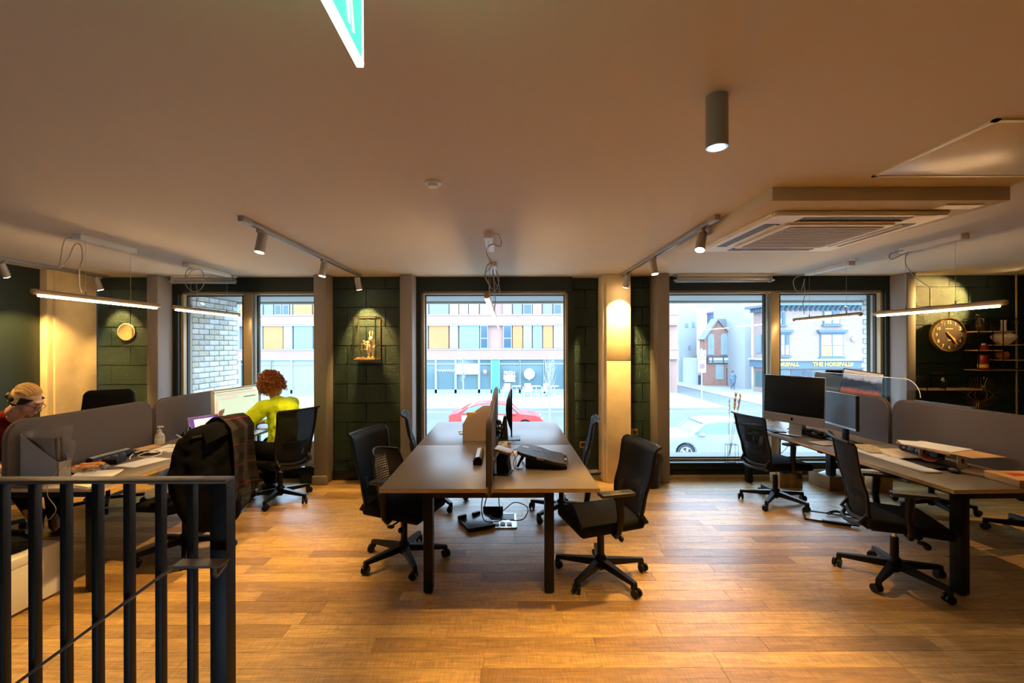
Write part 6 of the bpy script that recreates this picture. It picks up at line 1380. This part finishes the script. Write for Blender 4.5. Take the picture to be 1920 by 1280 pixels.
for A in (SA,SB): g.chain([sp[2]+Vector((.06,0,.07)),A[0],A[0].lerp(A[1],.5),A[1],A[1].lerp(A[2],.8)],[.10,.085,.075,.065,.042])
remesh(obj('sweater',g,REDT,w1),.009,4)
g=G()
for A in (LL,RL): g.chain([PEL]+A[:2]+[A[2]+Vector((0,0,.05))],[.15,.11,.08,.06])
remesh(obj('trousers',g,TROU,w1),.010,4)
for A,dd in ((LL,Vector((.13,-.13,0))),(RL,Vector((.15,-.09,0)))):
    sh_=obj('shoe',G().chain([A[2]+Vector((-.02,.02,-.055)),A[2]+dd*.5+Vector((0,0,-.055)),A[2]+dd+Vector((0,0,-.075))],[.045,.042,.032]).chain([A[2]+Vector((0,0,-.04)),A[2]+Vector((0,0,.03))],[.05,.052]),SHOE,w1)
    g=G()
    for k in range(5):
        p=A[2]+dd*(.15+.13*k)+Vector((0,0,-.01-.006*k)); n_=Vector((-dd.y,dd.x,0)).normalized(); g.tube([p-n_*.025,p+Vector((0,0,.012)),p+n_*.025],.003,4)
    obj('lace',g,CABG,sh_)
# hair: blonde shell, dark underside, small bun
def strands(name,m,pts_f,n_,r=.004):
    g=G()
    for k in range(n_): g.tube(pts_f(k/(n_-1)),r,4)
    return g
BL=mat('blonde_hair',(.62,.40,.14),.4,bump=.3,bscale=200,var=.35,vscale=70,stretch=(1,1,3)); DK=mat('dark_root_hair',(.02,.010,.005),.5,bump=.3,bscale=200)
g=G(); g.ball(P(-.032,0,.042),(.095,.082,.082),20,rot=rot)
g2=G()
for k in range(90):
    b_=-.074+.148*((k*37)%90)/89; rr_=random.Random(k); j=rr_.uniform(-.005,.005)
    c_=math.sqrt(max(0,1-(b_/.083)**2)); pts=[]
    for i in range(9):
        t=i/8; a=R(38)+R(118)*t; pts.append(P(-.028+ (.096+j)*math.cos(a)*max(c_,.3),b_*(1+.05*math.sin(t*3)),.040+(.092+j+.012*math.sin(t*PI)*math.cos(b_*30))*math.sin(a)*max(c_,.35)))
    (g if k%9 else g2).tube(pts,[.003]+[.0055]*7+[.003],4)
obj('hair',g,BL,w1,smooth=80); obj('hair_streaks',g2,mat('brown_hair_streak',(.32,.18,.07),.5),w1,smooth=80)
g=G(); g.ball(P(-.055,0,.0),(.07,.080,.07),18,rot=rot)
for s_ in (-1,1):
    for k in range(26):
        t=k/25; p=P(.060-.035*t,s_*(.060+.017*t),.052-.050*t); q=P(-.09,s_*.060,.030-.06*t); m_=P(-.01,s_*.089,.042-.058*t); g.tube([p,m_,q],.0045,4)
g.ball(P(-.125,0,-.01),(.03,.035,.03),12)
obj('hair_underside',g,DK,w1,smooth=80)
g=G()
for s_ in (-1,1):
    g.tube([P(.098+.004*math.cos(t*PI/8),s_*.031+.024*math.cos(t*PI/8),-.004+.017*math.sin(t*PI/8)) for t in range(16)],.0018,5,True); g.tube([P(.098,s_*.055,.003),P(.05,s_*.074,.005),P(.0,s_*.082,.004)],.002,5)
g.tube([P(.100,-.008,.002),P(.104,0,.005),P(.100,.008,.002)],.0018,5); obj('glasses',g,BLKP,w1)
for s_ in (-1,1): obj('hoop_earring',G().tube([P(-.005+.022*math.sin(t*PI/10),s_*.086,-.058+.024*math.cos(t*PI/10)) for t in range(20)],.002,5,True),CHROME,w1)
